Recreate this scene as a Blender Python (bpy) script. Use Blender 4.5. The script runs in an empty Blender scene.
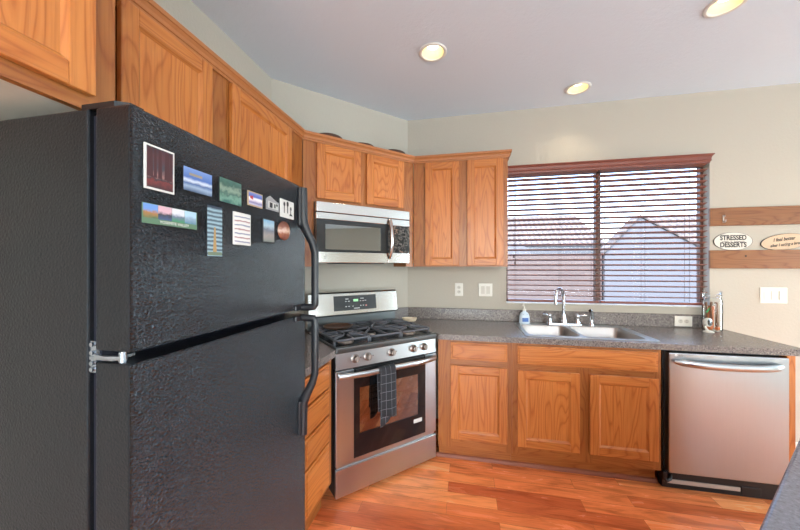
import bpy, bmesh, math, random
from math import sin, cos, pi, sqrt, radians
from mathutils import Vector, Matrix

S = bpy.context.scene
COL = S.collection
random.seed(7)

# ------------------------------------------------------------------ camera
cam_d = bpy.data.cameras.new('camera')
cam_d.sensor_width = 36.0
cam_d.lens = 312.534 * 36.0 / 800.0
cam_d.shift_x = -0.0012
cam_d.shift_y = 0.0021
cam_d.clip_start = 0.02
cam = bpy.data.objects.new('camera', cam_d)
COL.objects.link(cam)
cam.location = (1.3797, -2.8772, 1.3937)
cam.rotation_euler = (pi / 2, 0, 0.2041)
S.camera = cam

# ------------------------------------------------------------------ view
S.view_settings.view_transform = 'Standard'
S.view_settings.look = 'None'
S.view_settings.gamma = 1.0
S.view_settings.use_curve_mapping = False
S.view_settings.exposure = 0.03

# ------------------------------------------------------------------ world
W = bpy.data.worlds.new('sky')
S.world = W
W.use_nodes = True
wn = W.node_tree.nodes
wl = W.node_tree.links
sky = wn.new('ShaderNodeTexSky')
sky.sky_type = 'NISHITA'
sky.sun_disc = False
sky.sun_elevation = radians(50)
sky.sun_rotation = radians(200)
sky.air_density = 1.0
sky.dust_density = 3.6
sky.air_density = 1.0
wn['Background'].inputs['Strength'].default_value = 1.9
wl.new(sky.outputs['Color'], wn['Background'].inputs['Color'])


def lamp(name, kind, loc, rot, power, color, **kw):
    d = bpy.data.lights.new(name, kind)
    d.energy = power
    d.color = color
    for k, v in kw.items():
        setattr(d, k, v)
    o = bpy.data.objects.new(name, d)
    COL.objects.link(o)
    o.location = loc
    o.rotation_euler = rot
    return o


# the sun, high, behind the neighbours' gable
lamp('sun', 'SUN', (0, 0, 8), (radians(40), 0, radians(-35 + 180)), 1.0, (1, 0.97, 0.93), angle=0.01)
# unseen fills added behind the camera: one level, one tilted up for the ceiling
lamp('fill_back', 'AREA', (2.9, -6.95, 1.35), (radians(92), 0, 0), 8, (0.70, 0.90, 1.0),
     shape='RECTANGLE', size=4.3, size_y=2.4)
lamp('fill_upward', 'AREA', (2.9, -6.9, 0.5), (radians(150), 0, 0), 235, (0.68, 0.87, 1.0),
     shape='RECTANGLE', size=4.3, size_y=0.9)
lamp('daylight_right', 'AREA', (8.98, -0.8, 1.28), (radians(90), 0, radians(90)), 195, (0.72, 0.90, 1.0),
     shape='RECTANGLE', size=1.2, size_y=2.3)
lamp('daylight_right_rear', 'AREA', (8.98, -6.25, 1.28), (radians(90), 0, radians(90)), 60, (0.72, 0.90, 1.0),
     shape='RECTANGLE', size=1.2, size_y=2.3)
lamp('fill_streak_strip', 'AREA', (6.2, -6.95, 1.3), (radians(90), 0, 0), 10, (0.80, 0.93, 1.0),  # unseen strip added to give the dishwasher steel a bright streak
     shape='RECTANGLE', size=0.4, size_y=2.3)


# ------------------------------------------------------------------ helpers
def lin(c):
    return c / 12.92 if c <= 0.04045 else ((c + 0.055) / 1.055) ** 2.4


def rgb(r, g, b):
    return (lin(r / 255), lin(g / 255), lin(b / 255), 1)


class MB:
    """collects shapes; build() links them as ONE mesh object"""

    def __init__(self):
        self.v, self.f, self.m, self.s = [], [], [], []

    def add(self, verts, faces, mi=0, smooth=False, mat=None):
        b = len(self.v)
        for p in verts:
            p = Vector(p)
            if mat is not None:
                p = mat @ p
            self.v.append(p)
        for fc in faces:
            self.f.append([b + i for i in fc])
            self.m.append(mi)
            self.s.append(smooth)
        return self

    def box(self, x0, x1, y0, y1, z0, z1, mi=0, bev=0.0, seg=2, mat=None):
        x0, x1 = min(x0, x1), max(x0, x1)
        y0, y1 = min(y0, y1), max(y0, y1)
        z0, z1 = min(z0, z1), max(z0, z1)
        if bev <= 0:
            vs = [(x0, y0, z0), (x1, y0, z0), (x1, y1, z0), (x0, y1, z0),
                  (x0, y0, z1), (x1, y0, z1), (x1, y1, z1), (x0, y1, z1)]
            fs = [(0, 3, 2, 1), (4, 5, 6, 7), (0, 1, 5, 4), (1, 2, 6, 5), (2, 3, 7, 6), (3, 0, 4, 7)]
            return self.add(vs, fs, mi, False, mat)
        bm = bmesh.new()
        bmesh.ops.create_cube(bm, size=1.0)
        for v in bm.verts:
            v.co = Vector((x0 + (v.co.x + .5) * (x1 - x0), y0 + (v.co.y + .5) * (y1 - y0), z0 + (v.co.z + .5) * (z1 - z0)))
        bev = min(bev, 0.49 * min(x1 - x0, y1 - y0, z1 - z0))
        bmesh.ops.bevel(bm, geom=bm.edges[:], offset=bev, segments=seg, affect='EDGES', profile=0.5)
        return self._bm(bm, mi, False, mat)

    def _bm(self, bm, mi, smooth, mat=None):
        bm.verts.index_update()
        vs = [v.co.copy() for v in bm.verts]
        fs = [[v.index for v in f.verts] for f in bm.faces]
        bm.free()
        return self.add(vs, fs, mi, smooth, mat)

    def prism(self, pts, z0, z1, mi=0, mat=None):
        n = len(pts)
        a = sum(pts[i][0] * pts[(i + 1) % n][1] - pts[(i + 1) % n][0] * pts[i][1] for i in range(n))
        if a < 0:
            pts = pts[::-1]
        vs = [(x, y, z0) for x, y in pts] + [(x, y, z1) for x, y in pts]
        fs = [tuple(range(n - 1, -1, -1)), tuple(range(n, 2 * n))]
        fs += [(i, (i + 1) % n, n + (i + 1) % n, n + i) for i in range(n)]
        return self.add(vs, fs, mi, False, mat)

    def tube(self, path, r, n=10, mi=0, mat=None, flat=None, smooth=True):
        """sweep a circle (or ellipse with flat=(ra,rb)) along a path; r a number or list"""
        path = [Vector(p) for p in path]
        rs = r if isinstance(r, (list, tuple)) else [r] * len(path)
        vs, fs = [], []
        up = None
        for i, p in enumerate(path):
            a = path[max(i - 1, 0)]
            b = path[min(i + 1, len(path) - 1)]
            t = (b - a)
            if t.length < 1e-9:
                t = Vector((0, 0, 1))
            t.normalize()
            if up is None:
                up = Vector((0, 0, 1)) if abs(t.z) < 0.9 else Vector((1, 0, 0))
            x = up.cross(t)
            if x.length < 1e-6:
                x = Vector((1, 0, 0))
            x.normalize()
            y = t.cross(x).normalized()
            up = y
            for k in range(n):
                an = 2 * pi * k / n
                if flat:
                    vs.append(p + x * cos(an) * flat[0] * rs[i] + y * sin(an) * flat[1] * rs[i])
                else:
                    vs.append(p + (x * cos(an) + y * sin(an)) * rs[i])
        m = len(path)
        for i in range(m - 1):
            for k in range(n):
                k2 = (k + 1) % n
                fs.append((i * n + k, i * n + k2, (i + 1) * n + k2, (i + 1) * n + k))
        fs.append(tuple(range(n - 1, -1, -1)))
        fs.append(tuple((m - 1) * n + k for k in range(n)))
        return self.add(vs, fs, mi, smooth, mat)

    def lathe(self, prof, n=32, mi=0, mat=None, closed=False, smooth=True):
        """prof: list of (r,z); r=0 ends make caps"""
        vs, fs, rows = [], [], []
        for r, z in prof:
            if r < 1e-7:
                rows.append([len(vs)])
                vs.append((0, 0, z))
            else:
                rows.append(list(range(len(vs), len(vs) + n)))
                vs += [(r * cos(2 * pi * k / n), r * sin(2 * pi * k / n), z) for k in range(n)]
        m = len(rows)
        for i in range(m if closed else m - 1):
            A, B = rows[i], rows[(i + 1) % m]
            for k in range(n):
                k2 = (k + 1) % n
                if len(A) == 1 and len(B) == 1:
                    continue
                if len(A) == 1:
                    fs.append((A[0], B[k2], B[k]))
                elif len(B) == 1:
                    fs.append((A[k], A[k2], B[0]))
                else:
                    fs.append((A[k], A[k2], B[k2], B[k]))
        return self.add(vs, fs, mi, smooth, mat)

    def cyl(self, r, z0, z1, n=24, mi=0, mat=None, bev=0.0):
        if bev > 0:
            return self.lathe([(0, z0), (r - bev, z0), (r, z0 + bev), (r, z1 - bev), (r - bev, z1), (0, z1)], n, mi, mat)
        return self.lathe([(0, z0), (r, z0), (r, z0), (r, z1), (r, z1), (0, z1)], n, mi, mat, smooth=False)

    def sweep(self, prof, path, mi=0, mat=None):
        """extrude profile (offset to the left of travel, z) along an XY polyline with mitres"""
        P = [Vector((p[0], p[1])) for p in path]
        base = path[0][2] if len(path[0]) > 2 else 0
        vs, fs = [], []
        n = len(prof)
        for i, p in enumerate(P):
            d1 = (P[i] - P[i - 1]).normalized() if i > 0 else None
            d2 = (P[i + 1] - P[i]).normalized() if i < len(P) - 1 else None
            if d1 is None:
                d1 = d2
            if d2 is None:
                d2 = d1
            n1 = Vector((-d1.y, d1.x))
            n2 = Vector((-d2.y, d2.x))
            nn = (n1 + n2)
            nn = nn / nn.length_squared * 2
            for o, z in prof:
                q = p + nn * o
                vs.append((q.x, q.y, base + z))
        for i in range(len(P) - 1):
            for k in range(n):
                k2 = (k + 1) % n
                fs.append((i * n + k, i * n + k2, (i + 1) * n + k2, (i + 1) * n + k))
        fs.append(tuple(range(n)))
        fs.append(tuple((len(P) - 1) * n + k for k in range(n - 1, -1, -1)))
        return self.add(vs, fs, mi, False, mat)

    def build(self, name, mats, parent=None, label=None, loc=None):
        me = bpy.data.meshes.new(name)
        me.from_pydata([tuple(v) for v in self.v], [], self.f)
        if not isinstance(mats, (list, tuple)):
            mats = [mats]
        for m in mats:
            me.materials.append(m)
        me.polygons.foreach_set('material_index', self.m)
        me.polygons.foreach_set('use_smooth', self.s)
        bm = bmesh.new()
        bm.from_mesh(me)
        bmesh.ops.recalc_face_normals(bm, faces=bm.faces)
        for e in bm.edges:
            if len(e.link_faces) == 2 and e.calc_face_angle(0) > radians(38):
                e.smooth = False
        bm.to_mesh(me)
        bm.free()
        me.update()
        o = bpy.data.objects.new(name, me)
        COL.objects.link(o)
        if parent is not None:
            o.parent = parent
        if loc is not None:
            o.location = loc
        if label:
            o['label'] = label
        return o


def thing(name, label, cat, loc=(0, 0, 0), rz=0.0, group=None):
    o = bpy.data.objects.new(name, None)
    o.empty_display_size = 0.1
    COL.objects.link(o)
    o.location = loc
    o.rotation_euler = (0, 0, rz)
    return tag(o, label, cat, group)


def tag(o, label, cat, group=None, kind=None):
    o['label'] = label
    o['category'] = cat
    if group:
        o['group'] = group
    if kind:
        o['kind'] = kind
    return o


def struct(o, label=None):
    o['kind'] = 'structure'
    if label:
        o['label'] = label
    return o


def copy_tree(o, parent=None):
    c = o.copy()
    COL.objects.link(c)
    c.parent = parent
    for ch in list(o.children):
        copy_tree(ch, c)
    return c


def text_mesh(name, body, size, mat, parent, loc, rot=(pi / 2, 0, 0), extrude=0.0004, shear=0.0, sx=1.0, label=None, bold=0.0):
    cu = bpy.data.curves.new('lettering_curve', 'FONT')
    cu.body = body
    cu.size = size
    cu.extrude = extrude
    cu.offset = bold
    cu.align_x = 'CENTER'
    cu.align_y = 'CENTER'
    cu.shear = shear
    tmp = bpy.data.objects.new('lettering_tmp', cu)
    COL.objects.link(tmp)
    dg = bpy.context.evaluated_depsgraph_get()
    me = bpy.data.meshes.new_from_object(tmp.evaluated_get(dg))
    bpy.data.objects.remove(tmp)
    bpy.data.curves.remove(cu)
    for v in me.vertices:
        v.co.x *= sx
    me.materials.clear()
    me.materials.append(mat)
    o = bpy.data.objects.new(name, me)
    COL.objects.link(o)
    o.parent = parent
    o.location = loc
    o.rotation_euler = rot
    if label:
        o['label'] = label
    return o


# ------------------------------------------------------------------ materials
class NT:
    def __init__(self, name):
        self.m = bpy.data.materials.new(name)
        self.m.use_nodes = True
        self.t = self.m.node_tree
        self.b = self.t.nodes['Principled BSDF']

    def n(self, kind, **kw):
        nd = self.t.nodes.new('ShaderNode' + kind)
        for k, v in kw.items():
            setattr(nd, k, v)
        return nd

    def l(self, a, b):
        self.t.links.new(a, b)

    def coord(self, scale=(1, 1, 1), rot=(0, 0, 0), rand=False, kind='Object'):
        tc = self.n('TexCoord')
        mp = self.n('Mapping')
        mp.inputs['Scale'].default_value = scale
        mp.inputs['Rotation'].default_value = rot
        if rand:
            oi = self.n('ObjectInfo')
            mm = self.n('Math', operation='MULTIPLY')
            mm.inputs[1].default_value = 37.0
            self.l(oi.outputs['Random'], mm.inputs[0])
            ad = self.n('VectorMath', operation='ADD')
            self.l(tc.outputs[kind], ad.inputs[0])
            self.l(mm.outputs[0], ad.inputs[1])
            self.l(ad.outputs[0], mp.inputs['Vector'])
        else:
            self.l(tc.outputs[kind], mp.inputs['Vector'])
        return mp.outputs[0]

    def noise(self, vec, scale, detail=3, rough=0.5, dist=0.0):
        x = self.n('TexNoise')
        x.inputs['Scale'].default_value = scale
        x.inputs['Detail'].default_value = detail
        x.inputs['Roughness'].default_value = rough
        x.inputs['Distortion'].default_value = dist
        self.l(vec, x.inputs['Vector'])
        return x.outputs['Fac']

    def ramp(self, fac, stops, interp='LINEAR'):
        r = self.n('ValToRGB')
        r.color_ramp.interpolation = interp
        e = r.color_ramp.elements
        while len(e) < len(stops):
            e.new(0.5)
        for i, (p, c) in enumerate(stops):
            e[i].position = p
            e[i].color = c if len(c) == 4 else (*c, 1)
        self.l(fac, r.inputs['Fac'])
        return r.outputs['Color']

    def mix(self, fac, a, b, blend='MIX'):
        x = self.n('Mix', data_type='RGBA', blend_type=blend)
        for sock, v in ((x.inputs[0], fac), (x.inputs[6], a), (x.inputs[7], b)):
            if isinstance(v, (int, float)):
                sock.default_value = v
            elif isinstance(v, tuple):
                sock.default_value = v
            else:
                self.l(v, sock)
        return x.outputs[2]

    def math(self, op, a, b=None):
        x = self.n('Math', operation=op)
        for i, v in enumerate((a, b)):
            if v is None:
                continue
            if isinstance(v, (int, float)):
                x.inputs[i].default_value = v
            else:
                self.l(v, x.inputs[i])
        return x.outputs[0]

    def bump(self, h, strength=0.2, dist=0.01):
        x = self.n('Bump')
        x.inputs['Strength'].default_value = strength
        x.inputs['Distance'].default_value = dist
        self.l(h, x.inputs['Height'])
        self.l(x.outputs[0], self.b.inputs['Normal'])

    def set(self, color=None, rough=None, metal=None, **kw):
        if color is not None:
            if isinstance(color, tuple):
                self.b.inputs['Base Color'].default_value = color
            else:
                self.l(color, self.b.inputs['Base Color'])
        if rough is not None:
            if isinstance(rough, (int, float)):
                self.b.inputs['Roughness'].default_value = rough
            else:
                self.l(rough, self.b.inputs['Roughness'])
        if metal is not None:
            self.b.inputs['Metallic'].default_value = metal
        for k, v in kw.items():
            self.b.inputs[k.replace('_', ' ')].default_value = v
        return self.m


def plain(name, color, rough=0.5, metal=0.0, var=0.04, scale=30, **kw):
    """plain colour with a faint procedural variation"""
    t = NT(name)
    f = t.noise(t.coord(), scale, 3)
    d = tuple(min(1, c * (1 + var)) for c in color[:3]) + (1,)
    e = tuple(c * (1 - var) for c in color[:3]) + (1,)
    return t.set(t.mix(f, e, d), rough, metal, **kw)


def oak(name, axis, tone=1.0, rough=0.38, tint=None):
    t = NT(name)
    # grain runs along `axis`
    sc = {'z': (5.5, 5.5, 0.75), 'x': (0.75, 5.5, 5.5), 'y': (5.5, 0.75, 5.5)}[axis]
    fs = {'z': (150, 150, 3.5), 'x': (3.5, 150, 150), 'y': (150, 3.5, 150)}[axis]
    v = t.coord(sc, rand=True)
    a = t.noise(v, 1.0, 2.5, 0.45, 0.3)
    rings = t.math('FRACT', t.math('MULTIPLY', a, 22.0))
    rg = t.ramp(rings, [(0.0, rgb(196, 112, 48)), (0.14, rgb(216, 134, 64)), (0.5, rgb(226, 147, 76)), (0.85, rgb(222, 140, 70)), (1.0, rgb(198, 115, 50))])
    f = t.noise(t.coord(fs, rand=True), 1.0, 3, 0.6)
    pores = t.ramp(f, [(0.30, (0.72, 0.66, 0.60)), (0.52, (1, 1, 1))])
    c = t.mix(0.65, rg, pores, 'MULTIPLY')
    big = t.noise(t.coord(tuple(s * 0.35 for s in sc), rand=True), 1.0, 1)
    c = t.mix(1.0, c, t.ramp(big, [(0.3, (0.70 * tone, 0.62 * tone, 0.53 * tone)), (0.7, (0.84 * tone, 0.78 * tone, 0.70 * tone))]), 'MULTIPLY')
    if tint:
        c = t.mix(1.0, c, (*tint, 1), 'MULTIPLY')
    t.bump(t.math('ADD', f, rings), 0.06, 0.002)
    return t.set(c, rough, 0, Coat_Weight=0.25, Coat_Roughness=0.2)


OAK_V = oak('oak_vertical', 'z')
OAK_H = oak('oak_horizontal', 'x')
OAK_P = oak('oak_panel', 'z', 1.05)
OAKM = [OAK_V, OAK_H]
FRAMEM = [oak('oak_frame_vertical', 'z', 0.66), oak('oak_frame_horizontal', 'x', 0.66)]


def wall_paint(name, c, scale=55, st=0.25):
    t = NT(name)
    v = t.coord()
    a = t.noise(v, scale, 3, 0.55)
    b = t.noise(v, scale * 3.2, 2)
    t.bump(t.math('ADD', a, t.math('MULTIPLY', b, 0.5)), st, 0.006)
    big = t.noise(v, 1.5, 2)
    d = tuple(x * 0.97 for x in c[:3]) + (1,)
    return t.set(t.mix(big, d, c), 0.75)


WALL = wall_paint('cream_wall_paint', rgb(190, 182, 168))
CEIL = wall_paint('ceiling_paint', rgb(222, 229, 238), 48, 0.35)
WHITE_TRIM = plain('white_trim_paint', rgb(232, 228, 218), 0.4)


def floor_mat():
    t = NT('cherry_laminate')
    v = t.coord()
    br = t.n('TexBrick')
    br.offset = 0.37
    br.offset_frequency = 2
    br.squash = 1.0
    br.inputs['Scale'].default_value = 1.0
    br.inputs['Brick Width'].default_value = 0.78
    br.inputs['Row Height'].default_value = 0.092
    br.inputs['Mortar Size'].default_value = 0.0009
    br.inputs['Mortar Smooth'].default_value = 0.2
    br.inputs['Color1'].default_value = (0.0, 0.0, 0.0, 1)
    br.inputs['Color2'].default_value = (1, 1, 1, 1)
    br.inputs['Mortar'].default_value = (0.5, 0.5, 0.5, 1)
    t.l(v, br.inputs['Vector'])
    tone = t.ramp(br.outputs['Color'], [(0.0, rgb(196, 98, 56)), (0.3, rgb(238, 136, 80)), (0.6, rgb(248, 150, 88)), (1.0, rgb(252, 170, 108))])
    # each plank gets its own slice of grain
    sep = t.n('SeparateXYZ')
    t.l(v, sep.inputs[0])
    comb = t.n('CombineXYZ')
    t.l(sep.outputs[0], comb.inputs[0])
    t.l(sep.outputs[1], comb.inputs[1])
    t.l(t.math('MULTIPLY', br.outputs['Color'], 11.0), comb.inputs[2])
    mp = t.n('Mapping')
    mp.inputs['Scale'].default_value = (1.6, 9, 1)
    t.l(comb.outputs[0], mp.inputs[0])
    g = t.noise(mp.outputs[0], 1.6, 5, 0.6, 0.8)
    c = t.mix(1.0, tone, t.ramp(g, [(0.28, (0.66, 0.54, 0.48)), (0.5, (1.15, 1.12, 1.1)), (0.72, (1.3, 1.34, 1.4))]), 'MULTIPLY')
    mp2 = t.n('Mapping')
    mp2.inputs['Scale'].default_value = (4, 90, 1)
    t.l(comb.outputs[0], mp2.inputs[0])
    g2 = t.noise(mp2.outputs[0], 1.5, 3, 0.6)
    c = t.mix(0.5, c, t.ramp(g2, [(0.3, (0.7, 0.66, 0.62)), (0.55, (1, 1, 1))]), 'MULTIPLY')
    c = t.mix(t.math('MULTIPLY', br.outputs['Fac'], 0.6), c, rgb(80, 36, 22))
    t.bump(t.math('SUBTRACT', t.math('MULTIPLY', g2, 0.3), br.outputs['Fac']), 0.12, 0.002)
    return t.set(c, t.math('ADD', t.math('MULTIPLY', g, 0.12), 0.20), 0)


FLOOR = floor_mat()


def speckle(name, base, l1, d1, rough):
    t = NT(name)
    v = t.coord()
    a = t.noise(v, 130, 2, 0.6)
    b = t.noise(v, 70, 3, 0.7)
    c = t.ramp(a, [(0.34, d1), (0.46, base), (0.56, base), (0.68, l1)])
    c = t.mix(t.ramp(b, [(0.5, (0, 0, 0)), (0.72, (0.6, 0.6, 0.6))]), c, l1)
    return t.set(c, rough, 0)


COUNTER = speckle('speckled_laminate', rgb(118, 110, 106), rgb(158, 148, 140), rgb(74, 67, 69), 0.25)
ISLAND = speckle('island_laminate_blue_sheen', rgb(128, 129, 140), rgb(146, 146, 156), rgb(112, 112, 122), 0.2)  # bluish window sheen put into the base colours


def steel(name, axis='x', base=(0.60, 0.58, 0.56, 1), rough=0.17, st=0.02):
    t = NT(name)
    sc = {'x': (4, 260, 260), 'z': (260, 260, 4)}[axis]
    f = t.noise(t.coord(sc), 1.0, 3, 0.6)
    if st:
        t.bump(f, st, 0.001)
    c = t.mix(f, tuple(x * .96 for x in base[:3]) + (1,), tuple(x * 1.04 for x in base[:3]) + (1,))
    return t.set(c, rough, 1.0)


STEEL = steel('brushed_steel')
STEEL_V = steel('brushed_steel_dishwasher', 'z', (0.44, 0.475, 0.50, 1), 0.29, 0.0)
STEEL_D = steel('brushed_steel_oven_door', 'x', (0.50, 0.53, 0.55, 1), 0.28, 0.01)
STEEL_SINK = steel('sink_steel', 'x', (0.46, 0.43, 0.40, 1), 0.40)
STEEL_DK = steel('dark_steel', 'x', (0.16, 0.17, 0.17, 1), 0.35)
CHROME = plain('chrome', (0.75, 0.77, 0.80, 1), 0.12, 1.0)
BLACK = plain('black_plastic', rgb(22, 22, 25), 0.4)
BLACK_GL = plain('black_glass', rgb(18, 18, 20), 0.06)
IRON = plain('cast_iron', rgb(92, 93, 98), 0.36)
WHITE_PL = plain('white_plastic', rgb(226, 222, 212), 0.35)
DARKGAP = plain('dark_recess', rgb(14, 14, 18), 0.8)
BRONZE = plain('bronze_window_frame', rgb(104, 74, 64), 0.4)


def leather_black(name, rough, st, lo=0.012, hi=0.05, coat=0.0):
    t = NT(name)
    v = t.coord((1, 1, 1))
    vo = t.n('TexVoronoi', feature='DISTANCE_TO_EDGE')
    vo.inputs['Scale'].default_value = 100
    t.l(v, vo.inputs['Vector'])
    a = t.noise(v, 80, 4, 0.65, 2.0)
    h = t.math('ADD', t.math('MULTIPLY', vo.outputs['Distance'], 1.2), a)
    t.bump(h, st, 0.014)
    c = t.ramp(a, [(0.35, (lo, lo, lo * 1.15)), (0.7, (hi, hi, hi * 1.12))])
    return t.set(c, rough, 0, IOR=1.8 if coat else 1.45, Specular_Tint=(0.74, 0.87, 1.0, 1))


FRIDGE = leather_black('pebbled_black_enamel', 0.18, 1.0, 0.002, 0.006, 1.0)
FRIDGE_SM = leather_black('satin_black_enamel', 0.30, 0.12, 0.008, 0.013)
HANDLE_BK = plain('black_handle', rgb(30, 31, 35), 0.34)


def thin_glass(name, tint, gloss=0.08, rough=0.0, ior=1.45):
    m = bpy.data.materials.new(name)
    m.use_nodes = True
    t = m.node_tree
    t.nodes.remove(t.nodes['Principled BSDF'])
    tr = t.nodes.new('ShaderNodeBsdfTransparent')
    tr.inputs[0].default_value = tint
    gl = t.nodes.new('ShaderNodeBsdfGlossy')
    gl.inputs['Roughness'].default_value = rough
    gl.inputs['Color'].default_value = (1, 1, 1, 1)
    fr = t.nodes.new('ShaderNodeFresnel')
    fr.inputs[0].default_value = ior
    ad = t.nodes.new('ShaderNodeMath')
    ad.operation = 'ADD'
    ad.inputs[1].default_value = gloss
    t.links.new(fr.outputs[0], ad.inputs[0])
    mx = t.nodes.new('ShaderNodeMixShader')
    t.links.new(ad.outputs[0], mx.inputs[0])
    t.links.new(tr.outputs[0], mx.inputs[1])
    t.links.new(gl.outputs[0], mx.inputs[2])
    t.links.new(mx.outputs[0], t.nodes['Material Output'].inputs['Surface'])
    return m


GLASS = thin_glass('window_glass', (0.96, 0.98, 1, 1), 0.0, 0.0, 1.12)
JARGLASS = thin_glass('jar_glass', (0.985, 0.99, 0.985, 1), 0.01, 0.0, 1.12)
OVENGLASS = thin_glass('oven_glass', (0.55, 0.48, 0.44, 1), 0.22, 0.03)
MWGLASS = thin_glass('microwave_glass', (0.30, 0.30, 0.30, 1), 0.25, 0.02)


def emit(name, color, strength):
    t = NT(name)
    return t.set(color, 0.5, 0, Emission_Color=color, Emission_Strength=strength)


# ------------------------------------------------------------------ frame of the room
D = 0.8477            # how far the diagonal wall cuts the corner
ZC = 2.76
R2 = sqrt(2)
MID = Vector((D / 2, -D / 2, 0))


def dg(a, s, z=0.0):   # along / out from the diagonal wall
    return (MID.x + a / R2 + s / R2, MID.y + a / R2 - s / R2, z)


XR, YB = 9.0, -7.0     # far right wall, back wall
WX0, WX1, WZ0, WZ1 = 1.73, 3.245, 1.075, 2.215     # kitchen window opening

# floor
MB().box(-0.12, 4.7, -3.75, 0.18, -0.06, 0).build('floor', FLOOR)['kind'] = 'structure'
BOUNCE_FLOOR = plain('beige_bounce_floor', rgb(206, 198, 184), 0.95, 0, .08, 200)  # unseen beige floor added to neutralise light bounced off the red planks
MB().box(-0.12, 4.7, YB - 0.1, -3.75, -0.06, 0).box(4.7, XR + 0.1, YB - 0.1, 0.18, -0.06, 0).build('trim_6', BOUNCE_FLOOR)['kind'] = 'structure'

LAMPS = [(1.176, -0.888), (2.221, -0.263), (2.705, -0.945)]
RH = 0.072
# ceiling with round holes for the recessed lamps
bm = bmesh.new()
outer = [bm.verts.new(p) for p in ((-0.12, YB - 0.1, ZC), (XR + 0.1, YB - 0.1, ZC), (XR + 0.1, 0.18, ZC), (-0.12, 0.18, ZC))]
ed = [bm.edges.new((outer[i], outer[(i + 1) % 4])) for i in range(4)]
for lx, ly in LAMPS:
    ring = [bm.verts.new((lx + RH * cos(2 * pi * k / 28), ly + RH * sin(2 * pi * k / 28), ZC)) for k in range(28)]
    ed += [bm.edges.new((ring[i], ring[(i + 1) % 28])) for i in range(28)]
bmesh.ops.triangle_fill(bm, use_beauty=True, edges=ed)
bmesh.ops.recalc_face_normals(bm, faces=bm.faces)
for fc in bm.faces:
    if fc.normal.z > 0:
        fc.normal_flip()
me = bpy.data.meshes.new('ceiling')
bm.to_mesh(me)
bm.free()
me.materials.append(CEIL)
ceil = bpy.data.objects.new('ceiling', me)
COL.objects.link(ceil)
struct(ceil)
# attic slab above keeps daylight out
MB().box(-0.12, XR + 0.1, YB - 0.1, 0.18, ZC + 0.16, ZC + 0.25).build('trim_9', CEIL)['kind'] = 'structure'

# walls
MB().box(-0.12, 0, YB, 0.16, 0, ZC + 0.2).build('wall_left', WALL)['kind'] = 'structure'
w = MB()
w.box(0, WX0, 0, 0.14, 0, ZC + 0.2)
w.box(WX1, XR, 0, 0.14, 0, ZC + 0.2)
w.box(WX0, WX1, 0, 0.14, 0, WZ0)
w.box(WX0, WX1, 0, 0.14, WZ1, ZC + 0.2)
w.build('wall_window', WALL)['kind'] = 'structure'
w = MB()
w.prism([(0, -D), (D, 0), (0.0, 0)], 0, ZC + 0.2)
w.build('wall_diagonal', WALL)['kind'] = 'structure'
w = MB()
w.box(-0.12, 0.7, YB - 0.1, YB, 0, ZC + 0.2)
w.box(5.1, 6.0, YB - 0.1, YB, 0, ZC + 0.2)
w.box(6.4, XR, YB - 0.1, YB, 0, ZC + 0.2)
w.box(0.7, 6.4, YB - 0.1, YB, 2.6, ZC + 0.2)
w.build('wall_back', WALL)['kind'] = 'structure'
w = MB()
w.box(XR, XR + 0.1, YB - 0.1, -6.88, 0, ZC + 0.2)
w.box(XR, XR + 0.1, -5.62, -1.42, 0, ZC + 0.2)
w.box(XR, XR + 0.1, -0.18, 0.14, 0, ZC + 0.2)
w.box(XR, XR + 0.1, -6.88, -5.62, 2.45, ZC + 0.2)
w.box(XR, XR + 0.1, -1.42, -0.18, 2.45, ZC + 0.2)
w.build('wall_right', WALL)['kind'] = 'structure'
MB().box(3.32, XR, -0.016, 0, 0, 0.09, bev=0.004, seg=1).build('baseboard_window', WHITE_TRIM)['kind'] = 'structure'

# window unit in the opening
win = MB()
fw = 0.02
win.box(WX0, WX0 + fw, 0.07, 0.11, WZ0, WZ1)
win.box(WX1 - fw, WX1, 0.07, 0.11, WZ0, WZ1)
win.box(WX0, WX1, 0.07, 0.11, WZ0, WZ0 + fw)
win.box(WX0, WX1, 0.07, 0.11, WZ1 - fw, WZ1)
win.box(2.462, 2.500, 0.06, 0.11, WZ0, WZ1)
winf = win.build('window_1', BRONZE)
struct(winf, 'sliding window with dark bronze frame above the sink')
struct(MB().box(WX0 + fw, WX1 - fw, 0.086, 0.09, WZ0 + fw, WZ1 - fw).build('glass_pane', GLASS, winf))
struct(MB().box(WX0 + 0.001, WX1 - 0.001, -0.004, 0.07, WZ0 - 0.001, WZ0 + 0.008, bev=0.003, seg=1).build('window_sill', WHITE_TRIM, winf))
# unseen overhang added outside to keep direct sun off the window
MB().box(-0.5, XR + 0.5, 0.14, 0.85, 2.62, 2.76).build('trim_8', WHITE_TRIM)['kind'] = 'structure'

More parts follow.
